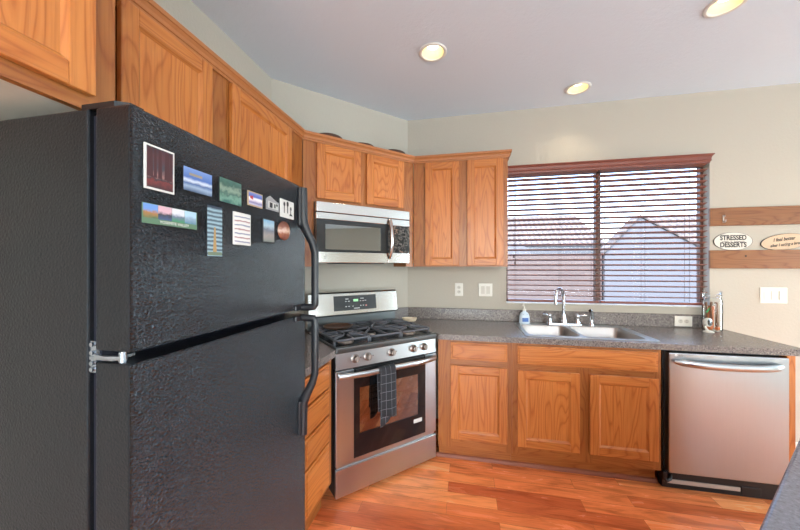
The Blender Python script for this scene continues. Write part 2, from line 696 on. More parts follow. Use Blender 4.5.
# ------------------------------------------------------------------ recessed lamps
CANW = plain('lamp_trim_white', rgb(225, 222, 215), 0.4)
BULB = emit('lamp_bulb_glow', (1.0, 0.90, 0.68, 1), 4.0)
CANIN = plain('lamp_baffle_cream', rgb(242, 228, 182), 0.5)
lamp_lab = ['round recessed ceiling light nearest the stove corner', 'round recessed ceiling light over the sink, close to the window wall',
            'round recessed ceiling light cut off by the top edge of the picture']
for i, (lx, ly) in enumerate(LAMPS):
    t = thing('recessed_ceiling_light', lamp_lab[i], 'ceiling light', (lx, ly, ZC), 0, 'recessed ceiling lights')
    MB().lathe([(0.070, 0.004), (0.088, -0.0005), (0.089, -0.004), (0.084, -0.009), (0.074, -0.010), (0.068, -0.005)], 40, closed=True).build('trim_ring', CANW, t)
    MB().lathe([(0.0695, -0.004), (0.062, 0.05), (0.056, 0.10), (0.056, 0.135), (0, 0.135)], 36).build('baffle', CANIN, t)
    MB().lathe([(0, 0.030), (0.020, 0.029), (0.034, 0.034), (0.039, 0.045), (0.032, 0.080), (0.018, 0.122), (0, 0.13)], 28).build('bulb', BULB, t)
    lamp('recessed_lamp_beam', 'SPOT', (lx, ly, ZC + 0.012), (0, 0, 0), 7, (1.0, 0.83, 0.58), spot_size=radians(105), spot_blend=0.7, shadow_soft_size=0.04)


# ------------------------------------------------------------------ cabinets
def door(parent, x0, x1, z0, z1, yf, name='door', st=0.056, panel=True):
    """overlay door, its front at y=yf, 20 mm thick, recessed flat panel"""
    th = 0.02
    yb = yf + th
    m = MB()
    b = 0.0035
    m.box(x0, x0 + st, yf, yb, z0, z1, 0, b)
    m.box(x1 - st, x1, yf, yb, z0, z1, 0, b)
    m.box(x0 + st - .001, x1 - st + .001, yf, yb, z0, z0 + st, 1, b)
    m.box(x0 + st - .001, x1 - st + .001, yf, yb, z1 - st, z1, 1, b)
    # sloped moulding round the inside
    c = 0.011
    ax, bx, az, bz = x0 + st, x1 - st, z0 + st, z1 - st
    yo, yi = yf + 0.002, yf + 0.011
    O = [(ax - .001, yo, az - .001), (bx + .001, yo, az - .001), (bx + .001, yo, bz + .001), (ax - .001, yo, bz + .001)]
    I = [(ax + c, yi, az + c), (bx - c, yi, az + c), (bx - c, yi, bz - c), (ax + c, yi, bz - c)]
    for k in range(4):
        k2 = (k + 1) % 4
        m.add([O[k], O[k2], I[k2], I[k]], [(0, 1, 2, 3)], 1 if k in (0, 2) else 0)
    d = m.build(name, OAKM, parent)
    MB().box(ax - .002, bx + .002, yf + 0.0105, yf + 0.017, az - .002, bz + .002).build('panel', OAK_P, d)
    return d


def drawer_front(parent, x0, x1, z0, z1, yf, name='drawer'):
    m = MB()
    m.box(x0, x1, yf + 0.006, yf + 0.02, z0, z1, 1, 0.003)
    m.box(x0 + .012, x1 - .012, yf, yf + 0.012, z0 + .012, z1 - .012, 1, 0.005)
    return m.build(name, OAKM, parent)


def face_frame(parent, x0, x1, z0, z1, yf, stiles, rails, th=0.02):
    """stiles: list of (xa,xb); rails: list of (xa,xb,za,zb)"""
    m = MB()
    for a, b in stiles:
        m.box(a, b, yf, yf + th, z0, z1, 0)
    for a, b, c, d in rails:
        m.box(a, b, yf + .0003, yf + th, c, d, 1)
    return m.build('face_frame', FRAMEM, parent)


def carcass(parent, x0, x1, y0, y1, z0, z1, under=None):
    m = MB()
    m.box(x0, x1, y0, y1, z0, z1, 0)
    return m.build('carcass', FRAMEM, parent)


MELA = plain('white_melamine', rgb(214, 204, 188), 0.5)

# -- upper cabinet right of the corner, on the window wall
ZU0, ZU1 = 1.394, 2.262
t = thing('wall_cabinet', 'oak two-door upper cabinet on the window wall, left of the window', 'cabinet', (0.956, 0, ZU0))
w_ = 1.7033 - 0.956
h_ = ZU1 - ZU0
carcass(t, 0.012, w_, -0.285, -0.004, 0.012, h_)
face_frame(t, 0, w_, 0, h_, -0.305, [(0, .085), (.36, .45), (w_ - .035, w_)], [(.085, .36, 0, .03), (.45, w_ - .035, 0, .03), (.085, .36, h_ - .05, h_), (.45, w_ - .035, h_ - .05, h_)])
door(t, 1.053 - .956, 1.327 - .956, 0.010, 2.245 - ZU0, -0.326)
door(t, 1.390 - .956, 1.668 - .956, 0.010, 2.245 - ZU0, -0.326)

# -- diagonal upper cabinet over the microwave
t = thing('wall_cabinet', 'short oak corner cabinet with two doors directly above the microwave', 'cabinet', dg(0, 0, 1.843), pi / 4)
h_ = ZU1 - 1.843
carcass(t, -0.375, 0.375, -0.27, -0.003, 0.002, h_)
m = MB()
fy = -0.2905
sd = 0.456
zlo = 1.394 - 1.843
m.box(-sd, -0.383, fy, fy + .02, zlo, h_, 0)
m.box(0.383, sd, fy, fy + .02, zlo, h_, 0)
m.box(-0.383, -0.345, fy, fy + .02, 0.0, h_, 0)
m.box(0.34, 0.383, fy, fy + .02, 0.0, h_, 0)
m.box(-0.045, 0.03, fy, fy + .02, 0.0, h_, 0)
m.box(-0.345, -0.045, fy, fy + .02, 0, .03, 1)
m.box(0.03, 0.34, fy, fy + .02, 0, .03, 1)
m.box(-0.345, -0.045, fy, fy + .02, h_ - .05, h_, 1)
m.box(0.03, 0.34, fy, fy + .02, h_ - .05, h_, 1)
m.box(0.383, 0.405, fy + .02, -0.1, zlo, zlo + .4, 0)
m.box(-0.405, -0.383, fy + .02, -0.1, zlo, zlo + .4, 0)
m.build('face_frame', FRAMEM, t)
door(t, -0.365, -0.034, 0.022, 2.245 - 1.843, fy - .021)
door(t, 0.016, 0.351, 0.022, 2.245 - 1.843, fy - .021)

# -- left wall uppers.  local x = world y + const
t = thing('wall_cabinet', 'oak upper cabinet with one wide door between the fridge cabinet and the corner', 'cabinet', (0, -1.634, ZU0), pi / 2)
w_ = -0.958 + 1.634
h_ = ZU1 - ZU0
carcass(t, 0, w_ - .012, -0.285, -0.004, 0.012, h_)
face_frame(t, 0, w_, 0, h_, -0.305, [(0, .045), (w_ - .19, w_)], [(.045, w_ - .19, 0, .03), (.045, w_ - .19, h_ - .05, h_)])
door(t, -1.622 + 1.634, -1.115 + 1.634, 0.010, 2.245 - ZU0, -0.326)

t = thing('wall_cabinet', 'oak upper cabinet behind the refrigerator top, right beside the deeper cabinet', 'cabinet', (0, -2.135, 1.80), pi / 2)
w_ = -1.636 + 2.135
h_ = ZU1 - 1.80
carcass(t, 0, w_, -0.285, -0.004, 0, h_)
face_frame(t, 0, w_, 0, h_, -0.305, [(0, .03), (w_ - .13, w_)], [(.03, w_ - .13, 0, .03), (.03, w_ - .13, h_ - .05, h_)])
door(t, -2.098 + 2.135, -1.735 + 2.135, 0.010, 2.245 - 1.80, -0.326)

t = thing('deep_wall_cabinet', 'deeper oak wall cabinet at the far left, ending over the refrigerator top', 'cabinet', (0, -3.3, 1.785), pi / 2)
w_ = -2.205 + 3.3
h_ = 2.60 - 1.785
carcass(t, 0, w_, -0.43, -0.004, 0.012, h_)
MB().box(0.02, w_ - .02, -0.428, -0.006, 0.004, 0.012).build('bottom_panel', MELA, t)
face_frame(t, 0, w_, 0, h_, -0.45, [(0, .05), (.50, .56), (w_ - .06, w_)], [(.05, .50, 0, .05), (.56, w_ - .06, 0, .05), (.05, .50, h_ - .05, h_), (.56, w_ - .06, h_ - .05, h_)])
door(t, 0.03, 0.515, 0.036, h_ - .02, -0.471)
door(t, 0.545, -2.262 + 3.3, 0.036, h_ - .02, -0.471)

# -- crown along the uppers
prof = [(-0.004, -0.012), (-0.004, 0.038), (-0.046, 0.040), (-0.047, 0.030), (-0.036, 0.022), (-0.030, 0.012), (-0.018, 0.004), (-0.014, -0.004), (-0.024 + .012, -0.012)]
prof = [(0.000, -0.012), (0.007, -0.012), (0.008, -0.002), (0.013, 0.000), (0.015, 0.014), (0.022, 0.024), (0.027, 0.026), (0.028, 0.042), (0.0, 0.042)]
path = [(1.7035, -0.004, ZU1), (1.7035, -0.3055, ZU1), (0.957, -0.3055, ZU1), (0.3055, -0.957, ZU1), (0.3055, -2.134, ZU1)]
# travel so that the left-hand side faces the room
m = MB().sweep([(o + 0.0008, z) for o, z in prof], [(x, y, z) for x, y, z in path])
cr = m.build('crown_molding', plain('oak_crown', rgb(178, 112, 64), 0.35, 0, 0.12, 40))
tag(cr, 'stepped oak crown molding along the tops of the upper cabinets', 'molding')

# -- base cabinets under the window
yf = -0.622
t = thing('base_cabinet', 'oak base cabinet with one drawer over one door, right of the range', 'cabinet', (1.187, 0, 0))
w_ = 1.691 - 1.187
m = MB()
m.box(0.0, w_, yf + .02, -0.02, 0.11, 0.872, 0)
m.build('carcass', FRAMEM, t)
face_frame(t, 0, w_, 0.11, 0.874, yf, [(0, .10), (w_ - .04, w_)], [(.10, w_ - .04, .11, .185), (.10, w_ - .04, .69, .745), (.10, w_ - .04, .855, .874)])
MB().box(0.0, w_, -0.56, -0.545, 0, 0.11, 1).build('toe_kick', FRAMEM, t)  # toe-space shadow put in through the darker frame oak
drawer_front(t, 1.275 - 1.187, 1.660 - 1.187, 0.738, 0.860, yf - .021)
door(t, 1.275 - 1.187, 1.660 - 1.187, 0.177, 0.697, yf - .021)

t = thing('sink_base_cabinet', 'wide oak sink base with long false drawer front above two doors', 'cabinet', (1.692, 0, 0))
w_ = 2.582 - 1.692
m = MB()
m.box(0.0, w_, yf + .02, -0.02, 0.11, 0.70, 0)
m.box(0.0, 0.015, yf + .02, -0.02, 0.70, 0.872, 0)
m.box(w_ - .015, w_, yf + .02, -0.02, 0.70, 0.872, 0)
m.build('carcass', FRAMEM, t)
face_frame(t, 0, w_, 0.11, 0.874, yf, [(0, .05), (.40, .50), (w_ - .04, w_)], [(.05, .40, .11, .185), (.50, w_ - .04, .11, .185), (.05, w_ - .04, .685, .74), (.05, w_ - .04, .855, .874)])
MB().box(0.0, w_, -0.56, -0.545, 0, 0.11, 1).build('toe_kick', FRAMEM, t)  # darker oak stands in for the shadow under the cabinet
drawer_front(t, 1.724 - 1.692, 2.560 - 1.692, 0.733, 0.858, yf - .021, 'false_front')
door(t, 1.724 - 1.692, 2.111 - 1.692, 0.172, 0.693, yf - .021)
door(t, 2.171 - 1.692, 2.562 - 1.692, 0.172, 0.693, yf - .021)

SHOE = plain('pinkish_shoe_molding', rgb(150, 88, 64), 0.4)
m = MB()
m.sweep([(0, 0), (0.0165, 0), (0.0155, 0.010), (0.009, 0.020), (0, 0.026)], [(2.592, -0.5605, 0.0), (1.16, -0.5605, 0.0)])
o = m.build('shoe_molding', SHOE)
tag(o, 'pinkish quarter-round shoe molding along the toe kick below the sink cabinets', 'molding')

# end panel right of the dishwasher
o = MB().box(3.226, 3.268, -0.622, -0.01, 0, 0.874, 0, 0.002).build('cabinet_end_panel', OAKM)
tag(o, 'narrow oak end panel closing the counter right of the dishwasher', 'cabinet panel')

# -- left base with four drawers
t = thing('drawer_base_cabinet', 'oak base cabinet with a stack of four drawers between fridge and range', 'cabinet', (0, -1.535, 0), pi / 2)
w_ = -1.197 + 1.535
m = MB()
m.box(0.0, w_, yf + .02, -0.02, 0.15, 0.872, 0)
m.build('carcass', FRAMEM, t)
face_frame(t, 0, w_, 0.15, 0.874, yf, [(0, .03), (w_ - .05, w_)], [(.03, w_ - .05, .15, .20), (.03, w_ - .05, .855, .874), (.03, w_ - .05, .70, .735), (.03, w_ - .05, .56, .585), (.03, w_ - .05, .405, .43)])
MB().box(0.0, w_, -0.56, -0.545, 0, 0.15, 1).build('toe_kick', FRAMEM, t)  # shadow below the drawers carried by the darker oak
for a, b in ((.726, .858), (.578, .714), (.424, .566), (.186, .412)):
    drawer_front(t, 0.012, w_ - .055, a, b, yf - .021)

# ------------------------------------------------------------------ counters
CT0, CT1 = 0.877, 0.915
t = thing('countertop', 'dark speckled laminate countertop along the window wall holding the sink', 'countertop', (0, 0, 0))
sA, sB = (1.1965, -0.648), (0.712 + .006, -0.164 + .006)
sx0, sx1, sy0, sy1 = 1.80, 2.59, -0.575, -0.075
m = MB()
pa = dg(0.391, 0.705)
pb = dg(0.391, 0.003)
m.prism([(pa[0], -0.648), (sx0, -0.648), (sx0, -0.002), (D + .001, -0.002), (pb[0], pb[1])], CT0, CT1)
m.prism([(sx0, -0.648), (sx1, -0.648), (sx1, sy0), (sx0, sy0)], CT0, CT1)
m.prism([(sx0, sy1), (sx1, sy1), (sx1, -0.002), (sx0, -0.002)], CT0, CT1)
m.prism([(sx1, -0.648), (3.312, -0.648), (3.312, -0.002), (sx1, -0.002)], CT0, CT1)
m.build('top', COUNTER, t)
m = MB()
m.box(D, 3.225, -0.02, -0.002, CT1, 1.018, 0, 0.003, 1)
m.prism([dg(0.391, 0.003)[:2], dg(0.5995, 0.003)[:2], dg(0.592, 0.02)[:2], dg(0.391, 0.02)[:2]], CT1, 1.018)
m.build('backsplash', COUNTER, t)

t = thing('countertop', 'short piece of speckled countertop between refrigerator and range', 'countertop', (0, 0, 0))
m = MB()
pa = dg(-0.391, 0.705)
pb = dg(-0.391, 0.003)
m.prism([(0.648, -1.540), (0.648, pa[1]), (pb[0], pb[1]), (0.002, -D - .003), (0.002, -1.540)], CT0, CT1)
m.build('top', COUNTER, t)
m = MB()
m.box(0.002, 0.02, -1.54, -D - .02, CT1, 1.018, 0, 0.003, 1)
m.build('backsplash', COUNTER, t)

# island
t = thing('kitchen_island', 'island with dark speckled laminate top poking into the lower right corner', 'kitchen island', (2.8, -2.6, 0), pi / 4)
# local x along the visible edge, local y towards the range wall ; edge at y = e
e = ((1.898 - 2.8) * -1 + (-2.19 + 2.6)) / R2
m = MB()
m.box(-0.80, 0.95, e - 0.95, e, CT0, CT1, 0, 0.008, 3)
m.build('top', ISLAND, t)
m = MB()
m.box(-0.76, 0.91, e - 0.90, e - 0.30, 0.10, CT0, 0)
m.box(-0.74, 0.89, e - 0.86, e - 0.34, 0.0, 0.10, 0)
m.build('cabinet_body', OAKM, t)
PENX = (-0.76, 0.91)

# ------------------------------------------------------------------ sink and faucet
t = thing('double_sink', 'stainless steel drop-in double bowl sink below the window', 'sink', (2.195, -0.325, CT1))


def rrect(cx, cy, hx, hy, r, z, n=6):
    out = []
    for sx, sy, a0 in ((1, 1, 0), (-1, 1, pi / 2), (-1, -1, pi), (1, -1, 1.5 * pi)):
        for k in range(n + 1):
            a = a0 + k * pi / 2 / n
            out.append((cx + sx * (hx - r) + r * cos(a), cy + sy * (hy - r) + r * sin(a), z))
    return out


def bowl(cx, cy, hx, hy, depth):
    m = MB()
    rings = [rrect(cx, cy, hx, hy, .05, 0.004), rrect(cx, cy, hx - .005, hy - .005, .05, -0.004), rrect(cx, cy, hx - .012, hy - .012, .05, -depth + .03),
             rrect(cx, cy, hx - .035, hy - .035, .04, -depth + .004), rrect(cx, cy, hx - .06, hy - .06, .03, -depth)]
    n = len(rings[0])
    vs = [p for r in rings for p in r]
    fs = [(i * n + k, i * n + (k + 1) % n, (i + 1) * n + (k + 1) % n, (i + 1) * n + k) for i in range(len(rings) - 1) for k in range(n)]
    fs.append(tuple((len(rings) - 1) * n + k for k in range(n)))
    m.add(vs, fs, 0, True)
    m.lathe([(0, 0.003), (.03, .003), (.042, 0.0), (.045, -.002)], 20, mat=Matrix.Translation((cx, cy, -depth + .001)))
    return m


B1 = (-0.212, -0.035, 0.168, 0.195)
B2 = (0.165, -0.035, 0.183, 0.205)
# rim: plate with two rounded holes
bm = bmesh.new()
ed = []
for ring in (rrect(0, 0, .405, .27, .03, .004), rrect(*B1, .05, .004), rrect(*B2, .05, .004)):
    vs = [bm.verts.new(p) for p in ring]
    ed += [bm.edges.new((vs[i], vs[(i + 1) % len(vs)])) for i in range(len(vs))]
bmesh.ops.triangle_fill(bm, use_beauty=True, edges=ed)
m = MB()
m._bm(bm, 0, False)
a = rrect(0, 0, .405, .27, .03, .004)
b = rrect(0, 0, .409, .274, .032, .0005)
n = len(a)
m.add(a + b, [(k, (k + 1) % n, n + (k + 1) % n, n + k) for k in range(n)], 0, True)
m.build('rim', STEEL_D, t)
bowl(*B1, 0.17).build('bowl', STEEL_SINK, t)
bowl(*B2, 0.17).build('bowl', STEEL_SINK, t)

t = thing('kitchen_faucet', 'chrome gooseneck faucet with two lever handles behind the sink', 'faucet', (2.165, -0.10, CT1 + .005))
m = MB()
ring = [rrect(0, 0, .135, .028, .027, 0), rrect(0, 0, .132, .025, .024, .012)]
n = len(ring[0])
m.add(ring[0] + ring[1], [(k, (k + 1) % n, n + (k + 1) % n, n + k) for k in range(n)] + [tuple(range(n, 2 * n))], 0, True)
m.build('base_plate', CHROME, t)
m = MB()
m.lathe([(0.026, .010), (.024, .03), (.018, .055), (.014, .075), (.0125, .09), (0, .09)], 20)
ux, uy = -0.62, -0.78
pts = [(0, 0, .07), (0, 0, .20)]
rr = 0.075
for k in range(1, 15):
    an = pi * k / 14 * 1.02
    q = rr * (1 - cos(an))
    pts.append((ux * q, uy * q, .22 + rr * sin(an) + .0))
q = 2 * rr
pts += [(ux * (q - .002), uy * (q - .002), .195), (ux * (q - .003), uy * (q - .003), .175)]
m.tube(pts, [.0115] * (len(pts) - 2) + [.0125, .0125], 14)
m.build('spout', CHROME, t)
for sx in (-1, 1):
    m = MB()
    T = Matrix.Translation((sx * 0.105, 0, 0))
    m.lathe([(0.022, .010), (.020, .025), (.013, .04), (.012, .055), (.017, .065), (.017, .078), (.011, .088), (0, .09)], 18, mat=T)
    m.tube([(sx * 0.105, 0, .075), (sx * .13, -.008, .079), (sx * .165, -.014, .082)], [.006, .007, .009], 10)
    m.build('handle', CHROME, t)
t = thing('sink_sprayer', 'short chrome pull-out side sprayer right of the faucet', 'sprayer', (2.372, -0.10, CT1 + .005))
MB().lathe([(0, 0), (.021, 0), (.020, .012), (.013, .022), (.0125, .05), (0, .05)], 18).build('base', CHROME, t)
m = MB()
m.tube([(0, 0, .045), (0, -.002, .08), (-.004, -.012, .105), (-.016, -.03, .122), (-.026, -.044, .124)], [.013, .015, .016, .014, .011], 14)
m.build('spray_head', CHROME, t)

# soap bottle
SOAPGL = thin_glass('soap_bottle_plastic', (0.88, 0.92, 0.95, 1), 0.10, 0.1)
SOAPBL = plain('blue_soap_label', rgb(70, 110, 180), 0.4)
SOAPLQ = plain('pale_soap', rgb(205, 220, 232), 0.3)
t = thing('soap_bottle', 'clear pump bottle of hand soap with blue label at the sink back edge', 'soap bottle', (1.862, -0.10, CT1 + .005), radians(10))
m = MB()
prf = [(0.044, 0), (.044, .006), (.041, .06), (.032, .085), (.014, .098), (.0125, .108)]
vs, fs = [], []
nn = 24
for r, z in prf:
    vs += [(r * cos(2 * pi * k / nn), .66 * r * sin(2 * pi * k / nn), z) for k in range(nn)]
fs = [(i * nn + k, i * nn + (k + 1) % nn, (i + 1) * nn + (k + 1) % nn, (i + 1) * nn + k) for i in range(len(prf) - 1) for k in range(nn)]
fs.append(tuple(range(nn)))
fs.append(tuple((len(prf) - 1) * nn + k for k in range(nn)))
m.add(vs, fs, 0, True)
m.build('bottle', SOAPLQ, t)
m = MB()
for z0, z1, a, c in ((.016, .048, .026, 0), (.056, .078, .02, 1)):
    vs = []
    for k in range(9):
        x = -a + 2 * a * k / 8
        r0 = .0445 if z0 < .03 else .0385
        y = -.66 * sqrt(max(r0 * r0 - x * x, 0)) - .0012
        vs += [(x, y, z0), (x, y + (0.004 if z0 > .03 else 0.0012), z1)]
    m.add(vs, [(2 * k, 2 * k + 2, 2 * k + 3, 2 * k + 1) for k in range(8)], c, True)
m.build('label', [SOAPBL, plain('deep_blue_label', rgb(50, 60, 130), 0.4)], t)
m = MB()
m.lathe([(0, .106), (.014, .106), (.014, .118), (.006, .122), (.0045, .15), (0, .15)], 16)
m.tube([(0, 0, .15), (-.004, -.006, .158), (-.016, -.018, .157), (-.024, -.026, .150)], [.006, .007, .006, .004], 10)
m.build('pump', WHITE_PL, t)

# ------------------------------------------------------------------ range
t = thing('gas_range', 'stainless steel freestanding gas range set diagonally in the corner', 'range', dg(0.004, 0, 0), pi / 4)
hw = 0.379
DKSIDE = plain('range_side_enamel', rgb(58, 50, 48), 0.4)
m = MB()
m.box(-hw + .002, hw - .002, -0.655, -0.03, 0.03, 0.895, 0)
for sx in (-1, 1):
    for y in (-.6, -.1):
        m.cyl(.015, 0, .032, 12, 0, Matrix.Translation((sx * .33, y, 0)))
m.build('body', DKSIDE, t)
# storage drawer
m = MB()
m.box(-hw, hw, -0.676, -0.655, 0.030, 0.196, 0, 0.004)
m.box(-hw + .01, hw - .01, -0.664, -0.655, 0.196, 0.212, 0)
m.build('storage_drawer', STEEL_D, t)
# oven door
m = MB()
zt, zb = 0.775, 0.216
m.box(-hw, -0.262, -0.676, -0.652, zb, zt, 0, .003)
m.box(0.281, hw, -0.676, -0.652, zb, zt, 0, .003)
m.box(-0.262, 0.281, -0.676, -0.652, zb, zb + .02, 0)
dr = m.build('oven_door', STEEL_D, t)
m = MB()
gx0, gx1, gz0, gz1 = -0.225, 0.22, 0.375, 0.655
m.box(-0.262, gx0, -0.677, -0.654, zb + .02, 0.735, 0)
m.box(gx1, 0.281, -0.677, -0.654, zb + .02, 0.735, 0)
m.box(gx0, gx1, -0.677, -0.654, zb + .02, gz0, 0)
m.box(gx0, gx1, -0.677, -0.654, gz1, 0.735, 0)
m.build('window_surround', BLACK_GL, dr)
MB().box(gx0, gx1, -0.674, -0.672, gz0, gz1).build('window_glass', OVENGLASS, dr)
OVIN = plain('oven_interior', rgb(150, 120, 100), 0.5)
m = MB()
m.box(gx0 + .0, gx1 - .0, -0.662, -0.656, gz0, gz1, 0)
for z in (.43, .47, .56, .60):
    m.box(gx0, gx1, -0.669, -0.665, z, z + .005, 1)
m.build('oven_racks', [OVIN, CHROME], dr)
m = MB()
m.box(-0.262, 0.281, -0.676, -0.656, 0.735, zt, 0)
for k in range(4):
    z = 0.740 + k * .009
    m.box(-0.25, 0.27, -0.679, -0.676, z, z + .005, 1)
m.build('vent_grille', [BLACK, STEEL_DK], dr)
m = MB()
pts = []
for k in range(17):
    a = -0.362 + 0.724 * k / 16
    u = 1 - abs(k - 8) / 8
    pts.append((a, -0.690 - 0.036 * min(1, u * 2.2) ** 0.8, 0.752 - .004 * (1 - u)))
m.tube(pts, 0.016, 12, flat=(0.7, 1.15))
m.tube([(-.352, -.672, .752), (-.352, -.698, .752)], 0.010, 10)
m.tube([(.352, -.672, .752), (.352, -.698, .752)], 0.010, 10)
m.build('door_handle', STEEL_D, dr)
MB().box(0.180, 0.250, -0.6785, -0.677, 0.324, 0.350, 0).build('sticker', plain('pale_sticker', rgb(205, 205, 200), 0.5), dr, 'small white sticker')
# knob panel
m = MB()
vs = [(-hw, -0.676, 0.785), (hw, -0.676, 0.785), (hw, -0.668, 0.878), (-hw, -0.668, 0.878), (-hw, -0.64, 0.785), (hw, -0.64, 0.785), (hw, -0.64, 0.878), (-hw, -0.64, 0.878)]
m.add(vs, [(0, 1, 2, 3), (5, 4, 7, 6), (4, 0, 3, 7), (1, 5, 6, 2), (3, 2, 6, 7), (4, 5, 1, 0)])
m.build('knob_panel', STEEL_D, t)
KNOBM = steel('knob_steel', 'x', (0.34, 0.29, 0.26, 1), 0.38)
MARK = plain('grey_marking', rgb(120, 116, 112), 0.5)
for a in (-0.253, -0.168, 0.006, 0.180, 0.270):
    m = MB()
    T = Matrix.Translation((a, -0.6725, 0.836)) @ Matrix.Rotation(pi / 2 - .08, 4, 'X')
    m.lathe([(0, 0), (.026, 0), (.026, .004), (.021, .007), (.019, .026), (.016, .030), (0, .030)], 22, mat=T)
    m.box(-.0055, .0055, -.018, .018, .026, .036, 0, .002, 2, mat=T)
    k = m.build('knob', KNOBM, t)
    mm = MB()
    mm.box(.033, .041, -.004, .004, -.0005, .001, 0, mat=T)
    mm.build('marking', MARK, k)
# cooktop
COOK = plain('cooktop_dark_enamel', rgb(104, 108, 108), 0.28, 0.7)
COOKIN = plain('cooktop_black_enamel', rgb(40, 41, 43), 0.22)
m = MB()
m.box(-hw, hw, -0.684, -0.128, 0.880, 0.9045, 0, .005)
m.box(-hw + .015, hw - .015, -0.645, -0.128, 0.890, 0.9055, 1)
m.box(-hw, hw, -0.684, -0.642, 0.880, 0.916, 0, .006)
m.box(-hw, -hw + .016, -0.66, -0.128, 0.89, 0.916, 0, .003)
m.box(hw - .016, hw, -0.66, -0.128, 0.89, 0.916, 0, .003)
m.build('cooktop', [COOK, COOKIN], t)
DISH = plain('burner_well', rgb(44, 44, 46), 0.3)
CAPM = plain('burner_cap_iron', rgb(28, 28, 30), 0.45)
ALU = plain('burner_aluminium', rgb(176, 172, 166), 0.35, 0.9)
BURN = [(-0.245, -0.51, .042), (-0.245, -0.265, .036), (0.0, -0.385, .034), (0.245, -0.51, .046), (0.245, -0.265, .036)]
for bx, by, r in BURN:
    T = Matrix.Translation((bx, by, 0.9055))
    bo = MB().lathe([(0, 0), (r * 1.25, 0), (r * 1.15, .008), (r * .95, .013), (0, .013)], 24, mat=T).build('burner', ALU, t)
    MB().lathe([(0, .013), (r, .013), (r * 1.02, .018), (r * .9, .023), (0, .024)], 24, mat=T).build('burner_cap', CAPM, bo)


def grate(x0, x1, y0, y1, centres):
    m = MB()
    z0, z1 = 0.935, 0.953
    b = .0072

    def bar(xa, ya, xb, yb, za=z1 - .006, zb_=z1 - .006):
        m.tube([(xa, ya, za), (xb, yb, zb_)], b, 8)
    r = .03
    corners = rrect((x0 + x1) / 2, (y0 + y1) / 2, (x1 - x0) / 2, (y1 - y0) / 2, r, z1 - .006, 4)
    m.tube(corners + [corners[0]], b, 8)
    ym = (y0 + y1) / 2
    if len(centres) > 1:
        bar(x0, ym, x1, ym)
    for (cx, cy) in centres:
        lo, hi = (y0, y1) if len(centres) == 1 else ((y0, ym) if cy < ym else (ym, y1))
        qx, qy = min(cx - x0, x1 - cx), min(cy - lo, hi - cy)
        for xa, ya in ((x0, cy), (x1, cy), (cx, lo), (cx, hi), (x0, cy - qy * .62), (x0, cy + qy * .62), (x1, cy - qy * .62), (x1, cy + qy * .62)):
            dx, dy = cx - xa, cy - ya
            L = sqrt(dx * dx + dy * dy)
            f = max(0.1, (L - .028) / L)
            m.tube([(xa, ya, z1 - .006), (xa + dx * f * .5, ya + dy * f * .5, z1 - .003), (xa + dx * f, ya + dy * f, z1 - .002)], b, 8)
    for xa in (x0, x1):
        for ya in (y0 + .03, y1 - .03):
            m.tube([(xa, ya, .905), (xa, ya, z1 - .006)], b * 1.1, 8)
    # side humps, the swept ends of the cast grate
    return m


grate(-0.360, -0.128, -0.634, -0.145, [(-0.245, -0.51), (-0.245, -0.265)]).build('grate', IRON, t)
grate(-0.116, 0.116, -0.634, -0.145, [(0.0, -0.385)]).build('grate', IRON, t)
grate(0.128, 0.360, -0.634, -0.145, [(0.245, -0.51), (0.245, -0.265)]).build('grate', IRON, t)
# backguard
m = MB()
prof2 = [(-0.125, 0.90), (-0.125, 1.012), (-0.162, 1.028), (-0.140, 1.186), (-0.128, 1.197), (-0.100, 1.197), (-0.032, 1.10), (-0.032, 0.90)]
vs = [(-hw, y, z) for y, z in prof2] + [(hw, y, z) for y, z in prof2]
n = len(prof2)
m.add(vs, [(k, (k + 1) % n, n + (k + 1) % n, n + k) for k in range(n)] + [tuple(range(n)), tuple(range(2 * n - 1, n - 1, -1))])
for i, fc in enumerate(m.f):
    if i in (0, 1):
        m.m[i] = 1
bgd = m.build('backguard', [STEEL, STEEL_DK], t)
# control display tilted like the backguard face
an = math.atan2(0.022, 0.158)
T = Matrix.Translation((-0.02, -0.1505, 1.112)) @ Matrix.Rotation(-an, 4, 'X')
m = MB()
m.box(-0.168, 0.196, -0.0035, 0.003, -0.058, 0.056, 0, .002, 1, mat=T)
dsp = m.build('control_display', plain('charcoal_display', rgb(62, 64, 66), 0.2), bgd)
m = MB()
m.box(-.006, .034, -.0046, -.0034, .008, .026, 0, mat=T)
m.build('clock_readout', emit('green_readout', (0.35, 0.75, 0.35, 1), 0.5), dsp, 'green lit clock readout')
LEG = plain('legend_white', rgb(196, 198, 196), 0.5)
LEGR = plain('legend_red', rgb(190, 120, 110), 0.5)
for x, z, w2, mt in ((-.07, .012, .012, 0), (-.045, .012, .014, 0), (-.07, -.028, .012, 0), (-.045, -.028, .012, 0), (-.012, -.028, .01, 0), (.055, .010, .010, 0), (.078, .010, .010, 0),
                     (.098, .012, .014, 0), (.055, -.026, .010, 0), (.078, -.026, .010, 0), (-.06, .030, .026, 0), (.07, .030, .03, 0), (.02, -.045, .05, 0), (.103, -.028, .013, 1)):
    hz = .006 if mt else .003
    MB().box(x - w2 / 2, x + w2 / 2, -.0046, -.0034, z - hz, z + hz, 0, mat=T).build('button_legend', LEGR if mt else LEG, dsp)

